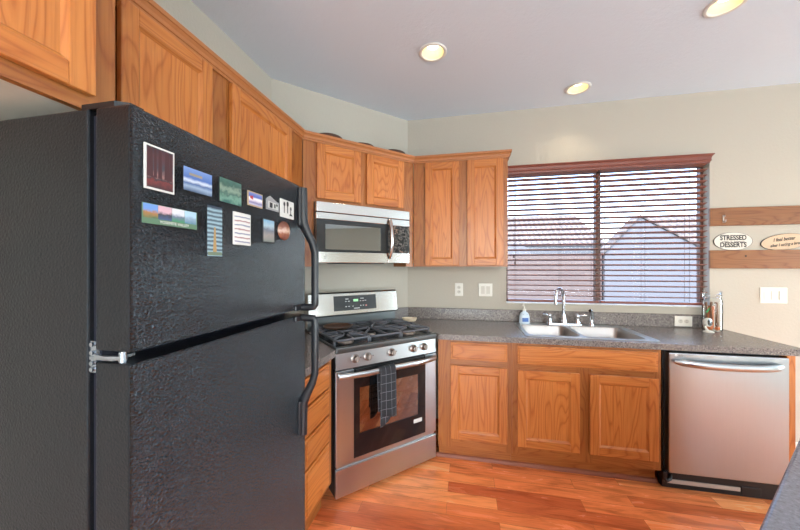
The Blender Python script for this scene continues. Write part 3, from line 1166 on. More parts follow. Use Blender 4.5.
# brown pan lid / griddle on the rear-left grate, spoon rest on the counter
PAN = plain('bronze_pan', rgb(112, 84, 66), 0.35, 0.3)
p = dg(-0.205, 0.285)
t = thing('flat_pan', 'flat round brown pan lying on the rear left burner grate', 'pan', (p[0], p[1], 0.9550))
MB().lathe([(0, 0), (.085, 0), (.100, .010), (.104, .016), (.101, .017), (.096, .011), (.082, .004), (0, .004)], 36).build('pan_body', PAN, t)
p = (0.900, -0.190)
t = thing('spoon_rest', 'cream oval spoon rest on the counter behind the range corner', 'spoon rest', (p[0], p[1], CT1 + .001), radians(10))
vs, fs = [], []
nn = 28
rows = [(0.55, 0.0), (.8, .004), (1.0, .030), (1.0, .033), (.95, .032), (.74, .012), (.5, .008)]
for s_, z in rows:
    vs += [(.066 * s_ * cos(2 * pi * k / nn), .042 * s_ * sin(2 * pi * k / nn), z) for k in range(nn)]
fs = [(i * nn + k, i * nn + (k + 1) % nn, (i + 1) * nn + (k + 1) % nn, (i + 1) * nn + k) for i in range(len(rows) - 1) for k in range(nn)]
fs += [tuple(range(nn)), tuple((len(rows) - 1) * nn + k for k in range(nn))]
MB().add(vs, fs, 0, True).build('dish', plain('cream_ceramic', rgb(214, 196, 168), 0.3), t)

# towel over the oven handle
tw = NT('charcoal_grid_cloth')
v = tw.coord((1, 1, 1))
sp = tw.n('SeparateXYZ')
tw.l(v, sp.inputs[0])
g1 = tw.math('LESS_THAN', tw.math('ABSOLUTE', tw.math('SUBTRACT', tw.math('FRACT', tw.math('MULTIPLY', sp.outputs[0], 28.0)), 0.5)), 0.035)
g2 = tw.math('LESS_THAN', tw.math('ABSOLUTE', tw.math('SUBTRACT', tw.math('FRACT', tw.math('MULTIPLY', sp.outputs[2], 19.0)), 0.5)), 0.028)
gg = tw.math('MAXIMUM', g1, g2)
nz = tw.noise(v, 320, 2)
tw.bump(nz, 0.4, 0.002)
TOWEL = tw.set(tw.mix(tw.math('MULTIPLY', gg, 0.42), tw.mix(nz, rgb(28, 29, 32), rgb(46, 47, 51)), rgb(150, 150, 158)), 0.9)
t = thing('dish_towel', 'charcoal dish towel with thin white grid hanging on the oven handle', 'towel', dg(-0.058, 0.722, 0.752), pi / 4)


def cloth(zf, hw2, yo, ph, n=14, mrows=18):
    vs, fs = [], []
    for i in range(mrows + 1):
        u = i / mrows
        for k in range(n + 1):
            x = -hw2 + 2 * hw2 * k / n
            vs.append((x * (1 - .05 * sin(u * 2 + ph)), yo - .006 * sin(x * 70 + ph) * (0.2 + u) - .004 * u, -zf * u + (0.02 * (k / n) * u if ph < 1 else -.02 * (k / n) * u)))
    fs = [(i * (n + 1) + k, i * (n + 1) + k + 1, (i + 1) * (n + 1) + k + 1, (i + 1) * (n + 1) + k) for i in range(mrows) for k in range(n)]
    return vs, fs


m = MB()
n = 14
path = []
vs, fs = [], []
R = 0.0215
Lf, Lb = 0.285, 0.26
samples = [('f', i / 16) for i in range(16, 0, -1)] + [('a', i / 8) for i in range(9)] + [('b', i / 14) for i in range(1, 15)]
for kind, u in samples:
    for k in range(n + 1):
        x = -0.056 + 0.112 * k / n
        if kind == 'f':
            p = (x * (1 + .05 * u), -R - .007 * u * (1 + sin(x * 62 + .6)) - .002, -Lf * u - .012 * u * (x / .056))
        elif kind == 'a':
            p = (x, -R * cos(pi * u), R * sin(pi * u) + .0)
        else:
            p = (x, R - .018 * u + .002 * sin(x * 80), -Lb * u)
        vs.append(p)
rows = len(samples)
fs = [(i * (n + 1) + k, i * (n + 1) + k + 1, (i + 1) * (n + 1) + k + 1, (i + 1) * (n + 1) + k) for i in range(rows - 1) for k in range(n)]
m.add(vs, fs, 0, True)
tb = m.build('cloth', TOWEL, t)
so = tb.modifiers.new('thickness', 'SOLIDIFY')
so.thickness = 0.004
so.offset = 0
# folded under-layer of the towel that hangs lower at the bottom
m = MB()
vs, fs = [], []
for i in range(13):
    u = i / 12
    for k in range(n + 1):
        x = -0.054 + 0.100 * k / n
        vs.append((x, -R + .0045 - .004 * u * (1 + sin(x * 62 + .6)), -.02 - (0.325 - .10 * (k / n) ** 2) * u))
fs = [(i * (n + 1) + k, i * (n + 1) + k + 1, (i + 1) * (n + 1) + k + 1, (i + 1) * (n + 1) + k) for i in range(12) for k in range(n)]
m.add(vs, fs, 0, True)
tb = m.build('inner_fold', TOWEL, t)
so = tb.modifiers.new('thickness', 'SOLIDIFY')
so.thickness = 0.003
so.offset = 0

# ------------------------------------------------------------------ microwave
t = thing('microwave_oven', 'stainless over-the-range microwave under the corner cabinet', 'microwave', dg(-0.004, 0, 1.421), pi / 4)
H_ = 0.415
m = MB()
m.box(-hw + .001, hw - .001, -0.316, -0.004, 0.006, H_, 0, .002, 1)
m.build('body', plain('microwave_dark_side', rgb(66, 54, 50), 0.4), t)
m = MB()
m.box(-hw, hw, -0.355, -0.316, 0.345, H_ - .002, 0, .003)
m.box(-hw, hw, -0.351, -0.316, 0.340, 0.346, 1)
m.build('vent_panel', [STEEL, DARKGAP], t)
m = MB()
zA, zB = 0.0, 0.341
m.box(-hw, 0.178, -0.355, -0.318, zB - .045, zB, 0, .003)
m.box(-hw, 0.178, -0.355, -0.318, zA, zA + .075, 0, .003)
m.box(-hw + .004, 0.174, -0.331, -0.318, zA + .004, zB - .004, 0)
md = m.build('door', STEEL, t)
m = MB()
m.box(-hw + .0005, -0.318, -0.355, -0.318, zA + .075, zB - .045, 0)
m.box(0.112, 0.178, -0.355, -0.318, zA + .075, zB - .045, 0)
m.box(-0.318, 0.112, -0.355, -0.318, zB - .077, zB - .045, 0)
m.box(-0.318, 0.112, -0.355, -0.318, zA + .075, zA + .092, 0)
m.build('window_surround', plain('microwave_black_trim', rgb(40, 41, 43), 0.12), md)
MB().box(-0.318, 0.112, -0.3535, -0.3515, zA + .092, zB - .077).build('window_glass', MWGLASS, md)
MB().box(-0.318, 0.112, -0.338, -0.332, zA + .092, zB - .077).build('mesh_screen', plain('grey_mesh_screen', rgb(120, 122, 118), 0.5), md)
m = MB()
m.cyl(.009, 0, .002, 18, 0, Matrix.Translation((-0.318, -0.355, 0.036)) @ Matrix.Rotation(pi / 2, 4, 'X'))
m.build('round_emblem', plain('pale_emblem', rgb(225, 222, 216), 0.3), md)
m = MB()
pts = []
for k in range(15):
    u = k / 14
    pts.append((0.190, -0.357 - 0.040 * sin(pi * u) ** 0.7, 0.035 + 0.300 * u))
m.tube(pts, .0125, 12, flat=(1.15, 0.8))
m.build('handle', STEEL, md)


def mottled_reflection():  # mottled room reflection painted into the panel colour
    tt = NT('black_panel_painted_reflection')
    v = tt.coord((1, 1, 1))
    a = tt.noise(v, 38, 4, 0.7, 1.0)
    b = tt.noise(v, 9, 2)
    c = tt.ramp(a, [(0.50, rgb(22, 22, 25)), (0.58, rgb(120, 112, 104)), (0.62, rgb(30, 30, 34))])
    c2 = tt.ramp(b, [(0.56, (0, 0, 0)), (0.66, (1, 1, 1))])
    c3 = tt.ramp(a, [(0.45, rgb(28, 27, 29)), (0.6, rgb(176, 140, 116))])
    return tt.set(tt.mix(c2, c, c3), 0.12)


m = MB()
m.box(0.181, hw, -0.355, -0.318, zA + .080, zB - .05, 0)
m.build('control_panel', mottled_reflection(), t, 'black control panel with mottled reflection painted on')
m = MB()
m.box(0.181, hw, -0.355, -0.318, zB - .050, zB, 0, .003)
m.build('trim_strip', STEEL, t)
MB().box(0.181, hw, -0.355, -0.318, zA, zA + .080, 0, .003).build('trim_strip', STEEL, t)
m = MB()
m.box(-0.20, 0.15, -0.345, -0.06, -0.006, 0.006, 0, .002, 1)
m.box(-0.34, -0.25, -0.30, -0.12, -0.002, 0.006, 1)
m.build('bottom_vent', [plain('bottom_filter', rgb(40, 40, 44), 0.5), ALU], t)

# ------------------------------------------------------------------ dishwasher
t = thing('dishwasher', 'stainless steel dishwasher with curved bar handle under the counter', 'dishwasher', (2.9155, 0, 0))
hd = 0.3035
m = MB()
m.box(-hd, hd, -0.585, -0.05, 0.08, 0.865, 0)
m.box(-hd - .012, -hd, -0.60, -0.55, 0.0, 0.87, 0)
m.build('tub', BLACK, t)
m = MB()
vs = []
m.box(-hd, hd, -0.647, -0.590, 0.118, 0.862, 0, .006, 3)
dd = m.build('door', STEEL_V, t)
m = MB()
pts = []
for k in range(19):
    u = k / 18
    x = -0.278 + 0.545 * u
    b = sin(pi * u)
    pts.append((x, -0.655 - .038 * min(1, b * 1.6) ** 0.7, 0.812 - .012 * b))
m.tube(pts, [.010] + [.019] * 17 + [.010], 12, flat=(0.7, 1.1))
m.tube([(-.262, -.645, .812), (-.262, -.668, .812)], .012, 10)
m.tube([(.252, -.645, .812), (.252, -.668, .812)], .012, 10)
m.build('handle', STEEL_D, dd)
m = MB()
m.cyl(.008, 0, .0015, 20, 0, Matrix.Translation((-0.266, -0.647, 0.848)) @ Matrix.Rotation(pi / 2, 4, 'X'))
m.build('round_emblem', plain('emblem_light', rgb(236, 234, 230), 0.3), dd)
text_mesh('lettering', 'LG', 0.017, plain('emblem_grey', rgb(120, 116, 114), 0.4), dd, (-0.240, -0.6476, 0.8478))
m = MB()
m.box(-hd, hd, -0.600, -0.585, 0.0, 0.112, 0)
m.box(-hd + .01, 0.095, -0.6075, -0.600, 0.030, 0.055, 1, .002, 1)
m.box(0.10, 0.20, -0.606, -0.600, 0.014, 0.062, 0, .003)
m.build('toe_panel', [BLACK, plain('pale_toe_strip', rgb(196, 188, 180), 0.4)], t)
m = MB()
m.box(-hd - .028, -hd - .004, -0.640, -0.58, 0.062, 0.118, 0, .004)
m.tube([(-hd - .017, -.63, .075), (-hd - .010, -.635, .060), (-hd + .015, -.625, .068), (-hd + .03, -.60, .08)], .012, 10)
m.build('drain_hose', BLACK, t, 'black plastic hose elbow')

# ------------------------------------------------------------------ refrigerator
t = thing('refrigerator', 'black top-freezer refrigerator with magnets on its freezer door', 'refrigerator', (0.0966, -2.0, 0.0976), pi / 2)
t.scale = (0.93, 0.93, 0.93)
# local x = world y (+1.934), local y = -world x
fx0, fx1 = -2.32 + 1.934, -1.546 + 1.934
m = MB()
m.box(fx0, fx1, -0.530, 0.05, -0.10, 1.757, 0, .004)
m.build('body', FRIDGE_SM, t)
m = MB()
m.box(fx0 + .012, fx1 - .012, -0.552, -0.528, 0.0, 1.745, 0)
m.build('gasket', plain('blue_black_gasket', rgb(26, 26, 40), 0.6), t)


def fdoor(z0, z1, name):
    m = MB()
    m.box(fx0, fx1, -0.651, -0.551, z0, z1, 0, .006, 3)
    # the sides are smooth, the front is pebbled
    d = m.build(name, [FRIDGE, FRIDGE_SM], t)
    for p in d.data.polygons:
        if p.normal.y > -0.7:
            p.material_index = 1
    return d


fz = fdoor(1.2015, 1.757, 'freezer_door')
fr = fdoor(0.0, 1.1755, 'refrigerator_door')
m = MB()
m.box(fx0 + .02, fx1 - .02, -0.60, -0.53, -0.095, -0.005, 0)
m.build('kick_grille', BLACK, t)
for z0, z1, z2 in ((1.745, 1.575, 1.212), (0.645, 0.80, 1.165)):
    # mount plate at the far end, grip bowed out, foot at the door split
    m = MB()
    sgn = 1 if z1 > z2 else -1
    x = 0.338
    L = []
    bo = -0.720
    L = [(x, -0.662, z0), (x, -0.664, z1 + .05 * sgn), (x, -0.668, z1 + .01 * sgn), (x + .004, -0.688, z1 - .035 * sgn), (x + .008, -0.708, z1 - .075 * sgn), (x + .009, bo, z1 - .12 * sgn), (x + .009, bo, z2 + .05 * sgn), (x + .009, bo, z2 + .012 * sgn), (x + .008, -0.714, z2 + .003 * sgn), (x + .006, -0.69, z2), (x, -0.652, z2)]
    rad = [.021, .021, .020, .017, .0155, .015, .015, .015, .0145, .0135, .013]
    m.tube(L, rad, 14, flat=(1.15, .75))
    # the spread foot of the mount
    m.box(x - .026, x + .026, -0.670, -0.650, min(z0, z1) - .0, max(z0, z1), 0, .008, 3)
    m.box(x - .05, x + .02, -0.662, -0.650, z2 - .012, z2 + .012, 0, .004)
    h = m.build('handle', HANDLE_BK, fz if z0 > 1 else fr)
    if z0 > 1:
        MB().box(x + .010, x + .022, -0.6735, -0.668, 1.700, 1.706, 0).build('screw_slot', DARKGAP, h)
HING = plain('hinge_steel', rgb(170, 178, 186), 0.25, 0.9)
m = MB()
m.box(fx0 + .002, fx0 + .05, -0.600, -0.531, 1.180, 1.187, 0)
m.box(fx0 + .004, fx0 + .012, -0.548, -0.531, 1.150, 1.222, 0)
for z in (1.172, 1.196, 1.158, 1.215):
    m.cyl(.005, 0, .010, 12, 0, Matrix.Translation((fx0 + .006, -0.541, z)) @ Matrix.Rotation(pi / 2, 4, 'Y') @ Matrix.Translation((0, 0, -.008)))
m.tube([(fx0 + .012, -0.615, 1.176), (fx0 + .012, -0.615, 1.2)], .008, 10)
m.tube([(fx0 + .004, -.55, 1.188), (fx0 + .002, -.58, 1.186), (fx0 + .010, -.615, 1.186)], .006, 8)
m.build('middle_hinge', HING, t, 'steel middle hinge')
m = MB()
vs = [(fx0 + .004, -.505), (fx0 + .004, -.60), (fx0 + .02, -.626), (fx0 + .05, -.626), (fx0 + .05, -.50)]
m.prism(vs, 1.7572, 1.770)
m.build('top_hinge_cover', BLACK, t)

# ------------------------------------------------------------------ fridge magnets (front face of the freezer door is x = 0.651)
MAGX = 0.0966 + 0.93 * 0.6513


def mp(y, z):
    return -2.0 + 0.93 * (y + 1.934), 0.0976 + 0.93 * z


def strip_mat(name, axis, stops, scale=1.0, noise_amt=0.0, nscale=60, rough=0.35):
    """bands of colour along local axis (generated 0..1) with a wobble"""
    tt = NT(name)
    tc = tt.n('TexCoord')
    sp = tt.n('SeparateXYZ')
    tt.l(tc.outputs['Generated'], sp.inputs[0])
    v = sp.outputs[{'x': 0, 'y': 1, 'z': 2}[axis]]
    if noise_amt:
        nz = tt.noise(tc.outputs['Object'], nscale, 3, 0.6)
        v = tt.math('ADD', v, tt.math('MULTIPLY', tt.math('SUBTRACT', nz, 0.5), noise_amt))
    return tt.set(tt.ramp(v, stops, 'LINEAR'), rough)


def magnet(y0, y1, z0, z1, label, edge, pic=None, border=0.0, th=0.004, cat='magnet', name='fridge_magnet', kind='box'):
    """local x to the right (world +y), local y into the door, base centre at the bottom"""
    t = thing(name, label, cat, (MAGX, *mp((y0 + y1) / 2, z0)), pi / 2, 'magnets on the freezer door')
    t.scale = (0.93, 0.93, 0.93)
    w2, h = (y1 - y0) / 2, z1 - z0
    MB().box(-w2, w2, -th, 0, 0, h, 0, .0012 if kind == 'box' else .006, 2).build('backing', edge, t)
    if pic:
        MB().box(-w2 + border, w2 - border, -th - .0006, -th + .0004, border, h - border).build('picture', pic, t)
    return t, w2, h, -th - .0008


EDGE_W = plain('magnet_white', rgb(214, 212, 206), 0.45)
EDGE_K = plain('magnet_black', rgb(30, 30, 32), 0.5)
EDGE_B = plain('magnet_wood', rgb(176, 150, 116), 0.5)
C = rgb
# 1 forest poster, white border
t, w2, h, y = magnet(-2.292, -2.216, 1.576, 1.682, 'tall magnet with white border and a dark red forest picture', EDGE_W,
                     strip_mat('forest_poster', 'z', [(0, C(60, 36, 40)), (.18, C(120, 52, 50)), (.24, C(52, 46, 52)), (.32, C(150, 110, 104)), (.5, C(64, 66, 74)), (.8, C(88, 52, 56)), (1, C(52, 44, 52))], noise_amt=.3, nscale=70), .005)
m = MB()
for x, a in ((-.026, .008), (-.013, .004), (-.001, .005), (.017, .007), (.027, .004)):
    m.add([(x - a, y, .03), (x + a, y, .03), (x + a * .7, y, h - .008), (x - a * .7, y, h - .008)], [(0, 1, 2, 3)])
m.build('tree_trunks', plain('red_trunks', rgb(70, 36, 40), 0.4), t)
# 2 blue harbour
t, w2, h, y = magnet(-2.190, -2.097, 1.597, 1.659, 'blue seaside magnet second in the top row of magnets', EDGE_K,
                     strip_mat('harbour_photo', 'z', [(0, C(70, 90, 120)), (.2, C(150, 168, 190)), (.34, C(72, 98, 146)), (.45, C(206, 214, 226)), (.58, C(72, 104, 170)), (1, C(116, 146, 200))], noise_amt=.16, nscale=50))
MB().box(-.03, .012, y, y + .0004, h - .02, h - .013).build('printed_title', plain('sand_print', rgb(150, 138, 120), 0.5), t)
# 3 green landscape
magnet(-2.067, -1.975, 1.592, 1.665, 'green wooded landscape magnet in the middle of the top row', EDGE_K,
       strip_mat('green_photo', 'z', [(0, C(40, 90, 80)), (.2, C(110, 150, 130)), (.4, C(60, 96, 84)), (.6, C(130, 150, 130)), (.8, C(50, 86, 76)), (1, C(70, 110, 96))], noise_amt=.7, nscale=60))
# 4 licence plate style, light border
t, w2, h, y = magnet(-1.943, -1.863, 1.604, 1.655, 'small magnet with rounded light border and pale blue mountain band', EDGE_B,
                     strip_mat('plate_picture', 'z', [(0, C(190, 190, 210)), (.2, C(120, 110, 160)), (.38, C(214, 206, 214)), (.55, C(240, 236, 232)), (.7, C(70, 90, 170)), (1, C(120, 140, 200))], noise_amt=.15), .005, kind='r')
MB().add([(-.03, y, .026), (-.014, y, .022), (-.014, y, .036), (-.03, y, .034)], [(0, 1, 2, 3)]).build('red_spot', plain('magnet_red', rgb(170, 50, 60), 0.5), t)
# 5 house shaped
t = thing('fridge_magnet', 'little grey house-shaped magnet left of the white square one', 'magnet', (MAGX, *mp(-1.802, 1.609)), pi / 2, 'magnets on the freezer door')
m = MB()
T = Matrix.Rotation(pi / 2, 4, 'X')
m.prism([(-.036, 0), (.036, 0), (.036, .034), (.026, .034), (-.016, .049), (-.036, .036)], 0, .004, 0, T)
m.build('backing', plain('magnet_pewter', rgb(150, 150, 150), 0.4), t)
m = MB()
m.prism([(-.028, .006), (.030, .006), (.030, .028), (-.028, .030)], .0041, .0046, 0, T)
for a, b in (((-.020, .008), (-.004, .026)), ((.006, .010), (.014, .024)), ((.018, .018), (.027, .026))):
    m.prism([a, (b[0], a[1]), b, (a[0], b[1])], .0046, .0050, 1, T)
m.build('picture', [plain('magnet_pale', rgb(196, 196, 190), 0.5), EDGE_K], t)
# 6 white with black figures
t, w2, h, y = magnet(-1.752, -1.652, 1.595, 1.668, 'white square magnet with black utensil shapes, rightmost of the top row', EDGE_W)
m = MB()
for x, za, zb, r in ((-.024, .018, .058, .007), (0.0, .020, .062, .008), (.024, .014, .046, .006)):
    m.box(x - .0022, x + .0022, y, y + .0006, za, zb)
    m.add([(x + r * cos(2 * pi * k / 14), y, zb - .004 + r * 1.4 * sin(2 * pi * k / 14)) for k in range(14)], [tuple(range(14))])
m.add([(.012, y, .012), (.038, y, .012), (.030, y, .020), (.018, y, .020)], [(0, 1, 2, 3)])
m.build('utensil_drawing', EDGE_K, t)
# 7 panorama of four scenes
t, w2, h, y = magnet(-2.298, -2.149, 1.495, 1.542, 'wide panorama magnet with four small landscapes above a green caption strip', EDGE_K,
                     plain('green_strip', rgb(92, 124, 96), 0.4))
for i, (a, b, c) in enumerate(((C(90, 110, 70), C(170, 120, 70), C(110, 150, 210)), (C(70, 90, 130), C(60, 60, 70), C(210, 170, 180)), (C(70, 140, 100), C(110, 120, 140), C(214, 214, 220)), (C(90, 130, 150), C(140, 160, 180), C(170, 200, 220)))):
    x0 = -w2 + .002 + i * (2 * w2 - .004) / 4
    MB().box(x0, x0 + (2 * w2 - .004) / 4 - .001, y - .0002, y + .0004, .013, h - .001).build('small_landscape', strip_mat('landscape_photo', 'z', [(0, a), (.4, b), (.62, c), (1, c)], noise_amt=.5, nscale=90), t)
text_mesh('lettering', 'YOSEMITE VALLEY', .0095, EDGE_W, t, (.008, y - .0003, .0066), sx=1.05)
# 8 striped lighthouse
t, w2, h, y = magnet(-2.113, -2.058, 1.425, 1.572, 'tall narrow magnet with blue-white stripes and a tan tower', EDGE_K,
                     strip_mat('stripe_picture', 'z', sum([[(i / 12, C(160, 190, 200)), (i / 12 + .042, C(36, 50, 66))] for i in range(12)], [])[:24], noise_amt=.05, nscale=30))
MB().add([(-.008, y, .012), (.006, y, .012), (.002, y, .085), (-.004, y, .085)], [(0, 1, 2, 3)]).build('tower_drawing', plain('tower_tan', rgb(176, 140, 90), 0.5), t)
MB().add([(-.026, y, .002), (.026, y, .002), (.026, y, .012), (-.026, y, .012)], [(0, 1, 2, 3)]).build('ground_drawing', plain('ground_green', rgb(110, 124, 100), 0.5), t)
# 9 white wavy stripes
magnet(-2.010, -1.928, 1.465, 1.571, 'white magnet with wavy red and blue stripes', EDGE_W,
       strip_mat('wavy_stripes', 'z', sum([[(i / 7 + .01, C(224, 220, 214)), (i / 7 + .06, (C(150, 80, 84) if i % 2 else C(96, 100, 136))), (i / 7 + .085, C(224, 220, 214))] for i in range(7)], [])[:21], noise_amt=.12, nscale=22), .005)
# 10 grey-blue photo
magnet(-1.863, -1.791, 1.483, 1.572, 'pale grey-blue mountain photo magnet left of the round one', EDGE_K,
       strip_mat('mountain_photo', 'z', [(0, C(120, 124, 116)), (.3, C(150, 140, 132)), (.55, C(110, 116, 126)), (.75, C(170, 190, 200)), (1, C(120, 170, 196))], noise_amt=.4, nscale=50), .004)
# 11 round button
t = thing('fridge_magnet', 'round brown button magnet beside the freezer handle', 'magnet', (MAGX, *mp(-1.7275, 1.500)), pi / 2, 'magnets on the freezer door')
T = Matrix.Translation((0, 0, .037)) @ Matrix.Rotation(pi / 2, 4, 'X')
MB().lathe([(0, 0), (.036, 0), (.037, .004), (.034, .008), (.024, .0105), (0, .0115)], 28, mat=T).build('backing', strip_mat('button_picture', 'z', [(0, C(96, 50, 40)), (.3, C(150, 92, 70)), (.5, C(206, 176, 156)), (.7, C(140, 90, 72)), (1, C(80, 46, 40))], noise_amt=.5, nscale=60, rough=.2), t)

# ------------------------------------------------------------------ window blinds
SLAT = plain('cherry_slat', rgb(140, 84, 66), 0.35, 0, 0.10, 12)
VALM = plain('cherry_valance', rgb(126, 68, 56), 0.32, 0, 0.08, 8)
t = thing('blind_valance', 'reddish brown wooden valance with stepped profile above the window blinds', 'valance', (0, 0, 0))
vp = [(0, -.066), (.008, -.066), (.010, -.054), (.015, -.050), (.013, -.038), (.016, -.020), (.023, -.011), (.027, -.006), (.027, 0.0), (0, 0)]
m = MB().sweep(vp, [(3.195, -0.002, 2.252), (3.195, -0.062, 2.252), (1.707, -0.062, 2.252)])
m.build('front_board', VALM, t)
MB().box(1.707, 3.194, -0.062, -0.002, 2.240, 2.250).build('top_board', VALM, t)
CORD = plain('brown_cord', rgb(74, 58, 52), 0.8)
NS = 25
for bi, (x0, x1, lab, cords) in enumerate(((1.738, 2.447, 'left dark-wood horizontal blind, covering the left window sash', (1.80, 2.157, 2.405)),
                                           (2.456, 3.196, 'right dark-wood horizontal blind, covering the right window sash', (2.485, 2.772, 3.075)))):
    t = thing('window_blind', lab, 'window blind', ((x0 + x1) / 2, -0.030, 1.085), 0, 'wooden window blinds')
    w2 = (x1 - x0) / 2
    MB().box(-w2, w2, -.022, .024, 1.112, 1.152, 0, .003).build('headrail', SLAT, t)
    MB().box(-w2, w2, -.026, .026, 0.010, 0.030, 0, .005, 3).build('bottom_rail', VALM, t)
    sl = MB()
    ang = radians(11)
    T = Matrix.Rotation(-ang, 4, 'X')
    sl.box(-w2, w2, -.025, .025, -.0022, .0022, 0, .001, 1, mat=T)
    s0 = sl.build('slat', SLAT, t)
    zz0, zz1 = 0.064, 1.096
    s0.location = (0, 0, zz0)
    for k in range(1, NS):
        c = s0.copy()
        COL.objects.link(c)
        c.parent = t
        c.location = (0, 0, zz0 + (zz1 - zz0) * k / (NS - 1))
    for cx in cords:
        lx = cx - (x0 + x1) / 2
        m = MB()
        for yy in (-.028, .028):
            m.tube([(lx, yy, .025), (lx, yy, 1.08)], .0011, 6)
        m.build('ladder_cord', CORD, t)
    if bi == 0:
        m = MB()
        for dx, zb in ((.045, .41), (.055, .355)):
            lx = -w2 + dx
            m.tube([(lx, -.034, zb), (lx, -.034, 1.08)], .001, 6)
            m.lathe([(0, 0), (.006, .002), (.005, .02), (.002, .028), (0, .028)], 10, mat=Matrix.Translation((lx, -.034, zb - .026)))
        m.build('lift_cord', CORD, t, 'lift cords ending in small dark tassels')

# ------------------------------------------------------------------ outlets and switches
def plate(name, label, cat, loc, w2, h2, rot=0.0, group='wall plates'):
    t = thing(name, label, cat, loc, 0, group)
    m = MB()
    m.box(-w2, w2, -.006, 0, -h2, h2, 0, .003, 2)
    m.build('cover_plate', WHITE_PL, t)
    return t


SHADE = plain('ivory_plastic', rgb(206, 200, 188), 0.4)
t = plate('power_outlet', 'single duplex outlet on the wall under the upper cabinet', 'outlet', (1.320, -.0005, 1.187), .036, .058)
m = MB()
for z in (-.02, .02):
    m.cyl(.016, 0, .002, 18, 0, Matrix.Translation((0, -.006, z)) @ Matrix.Rotation(pi / 2, 4, 'X'))
    m.box(-.007, -.005, -.0086, -.0078, z - .004, z + .005, 1)
    m.box(.005, .007, -.0086, -.0078, z - .004, z + .005, 1)
m.build('receptacle', [SHADE, DARKGAP], t)
t = plate('light_switch', 'double switch plate on the wall just left of the window', 'light switch', (1.5525, -.0005, 1.187), .059, .058)
for x in (-.023, .023):
    MB().box(x - .016, x + .016, -.0085, -.005, -.034, .034, 0, .001, 1).build('rocker', SHADE, t)
t = plate('light_switch', 'triple switch plate on the wall right of the glass jar', 'light switch', (3.650, -.0005, 1.177), .084, .060)
for i, x in enumerate((-.046, 0, .046)):
    MB().box(x - .016, x + .016, -.0095 - (i == 2) * .003, -.005, -.034, .034, 0, .0012, 1).build('rocker', WHITE_PL, t)
t = plate('power_outlet', 'horizontal duplex outlet set in the counter backsplash', 'outlet', (3.054, -.0205, .965), .060, .040)
m = MB()
for x in (-.02, .02):
    m.cyl(.016, 0, .002, 18, 0, Matrix.Translation((x, -.006, 0)) @ Matrix.Rotation(pi / 2, 4, 'X'))
    m.box(x - .004, x + .005, -.0086, -.0078, -.007, -.005, 1)
    m.box(x - .004, x + .005, -.0086, -.0078, .005, .007, 1)
m.build('receptacle', [SHADE, DARKGAP], t)

# ------------------------------------------------------------------ planks and signs on the right
PLANK = oak('pine_plank', 'x', 0.80, 0.6, (0.62, 0.70, 0.86))
o = MB().box(3.235, 4.6, -.020, -.001, 1.709, 1.847, 0, .002, 1).build('wall_plank', PLANK)
tag(o, 'upper rustic wood plank on the right wall with a small hook', 'plank', 'rustic wall planks')
hk = plain('tarnished_hook', rgb(170, 158, 150), 0.4, 0.6)
m = MB()
m.box(3.315, 3.327, -.0225, -.0200, 1.73, 1.79, 0, .001, 1)
m.tube([(3.321, -.022, 1.785), (3.321, -.034, 1.787), (3.321, -.038, 1.776)], .003, 8)
m.tube([(3.321, -.022, 1.742), (3.321, -.034, 1.732), (3.321, -.042, 1.738), (3.321, -.044, 1.752)], .003, 8)
m.build('hook', hk, o, 'small pale metal hook')
o = MB().box(3.235, 4.6, -.020, -.001, 1.380, 1.520, 0, .002, 1).build('wall_plank', PLANK)
tag(o, 'lower rustic wood plank on the right wall, under the oval signs', 'plank', 'rustic wall planks')
MB().cyl(.006, 0, .0015, 12, 0, Matrix.Translation((3.465, -.020, 1.475)) @ Matrix.Rotation(pi / 2, 4, 'X')).build('nail_head', DARKGAP, o)


def oval(parent, a, b, mats, th=.005):
    m = MB()
    n = 48

    def rg(s, y):
        return [(a * s * cos(2 * pi * k / n), y, b * s * sin(2 * pi * k / n)) for k in range(n)]
    rr = [rg(1, 0), rg(1, -th), rg(.975, -th - .001)]
    vs = sum(rr, [])
    fs = [(i * n + k, i * n + (k + 1) % n, (i + 1) * n + (k + 1) % n, (i + 1) * n + k) for i in range(2) for k in range(n)] + [tuple(range(n))]
    m.add(vs, fs, 1)
    m.add(rg(.975, -th - .001), [tuple(range(n))], 0)
    m.build('board', mats, parent)
    m = MB()
    A, B_ = rg(.93, -th - .0014), rg(.91, -th - .0014)
    m.add(A + B_, [(k, (k + 1) % n, n + (k + 1) % n, n + k) for k in range(n)])
    return -th - .0016


INK = plain('sign_black_ink', rgb(36, 34, 36), 0.6)
SIGNW = plain('sign_white_board', rgb(222, 216, 204), 0.6)
SIGNT = plain('sign_tan_board', rgb(206, 178, 148), 0.6)
t = thing('oval_sign', 'white oval sign with STRESSED and DESSERTS lettering between the planks', 'sign', (3.391, -.004, 1.589), 0, 'oval signs')
y = oval(t, .126, .0685, [SIGNW, INK])
text_mesh('lettering', 'STRESSED', .052, INK, t, (0, y, .026), sx=.76, bold=.0016)
text_mesh('lettering', 'DESSERTS', .052, INK, t, (0, y, -.029), sx=.76, bold=.0016)
text_mesh('lettering', 'spelled   IS   backwards', .014, INK, t, (0, y, -.002), sx=1.1)
t = thing('oval_sign', 'tan oval sign with slanted script lettering at the right edge of the picture', 'sign', (3.715, -.004, 1.580), 0, 'oval signs')
t.rotation_euler = (0, radians(-7), 0)
y = oval(t, .150, .060, [SIGNT, INK])
text_mesh('lettering', 'I feel better', .036, INK, t, (-.004, y, .020), shear=.35, sx=.78, bold=.0005)
text_mesh('lettering', 'after I eating a bread', .030, INK, t, (.006, y, -.020), shear=.35, sx=.80, bold=.0004)

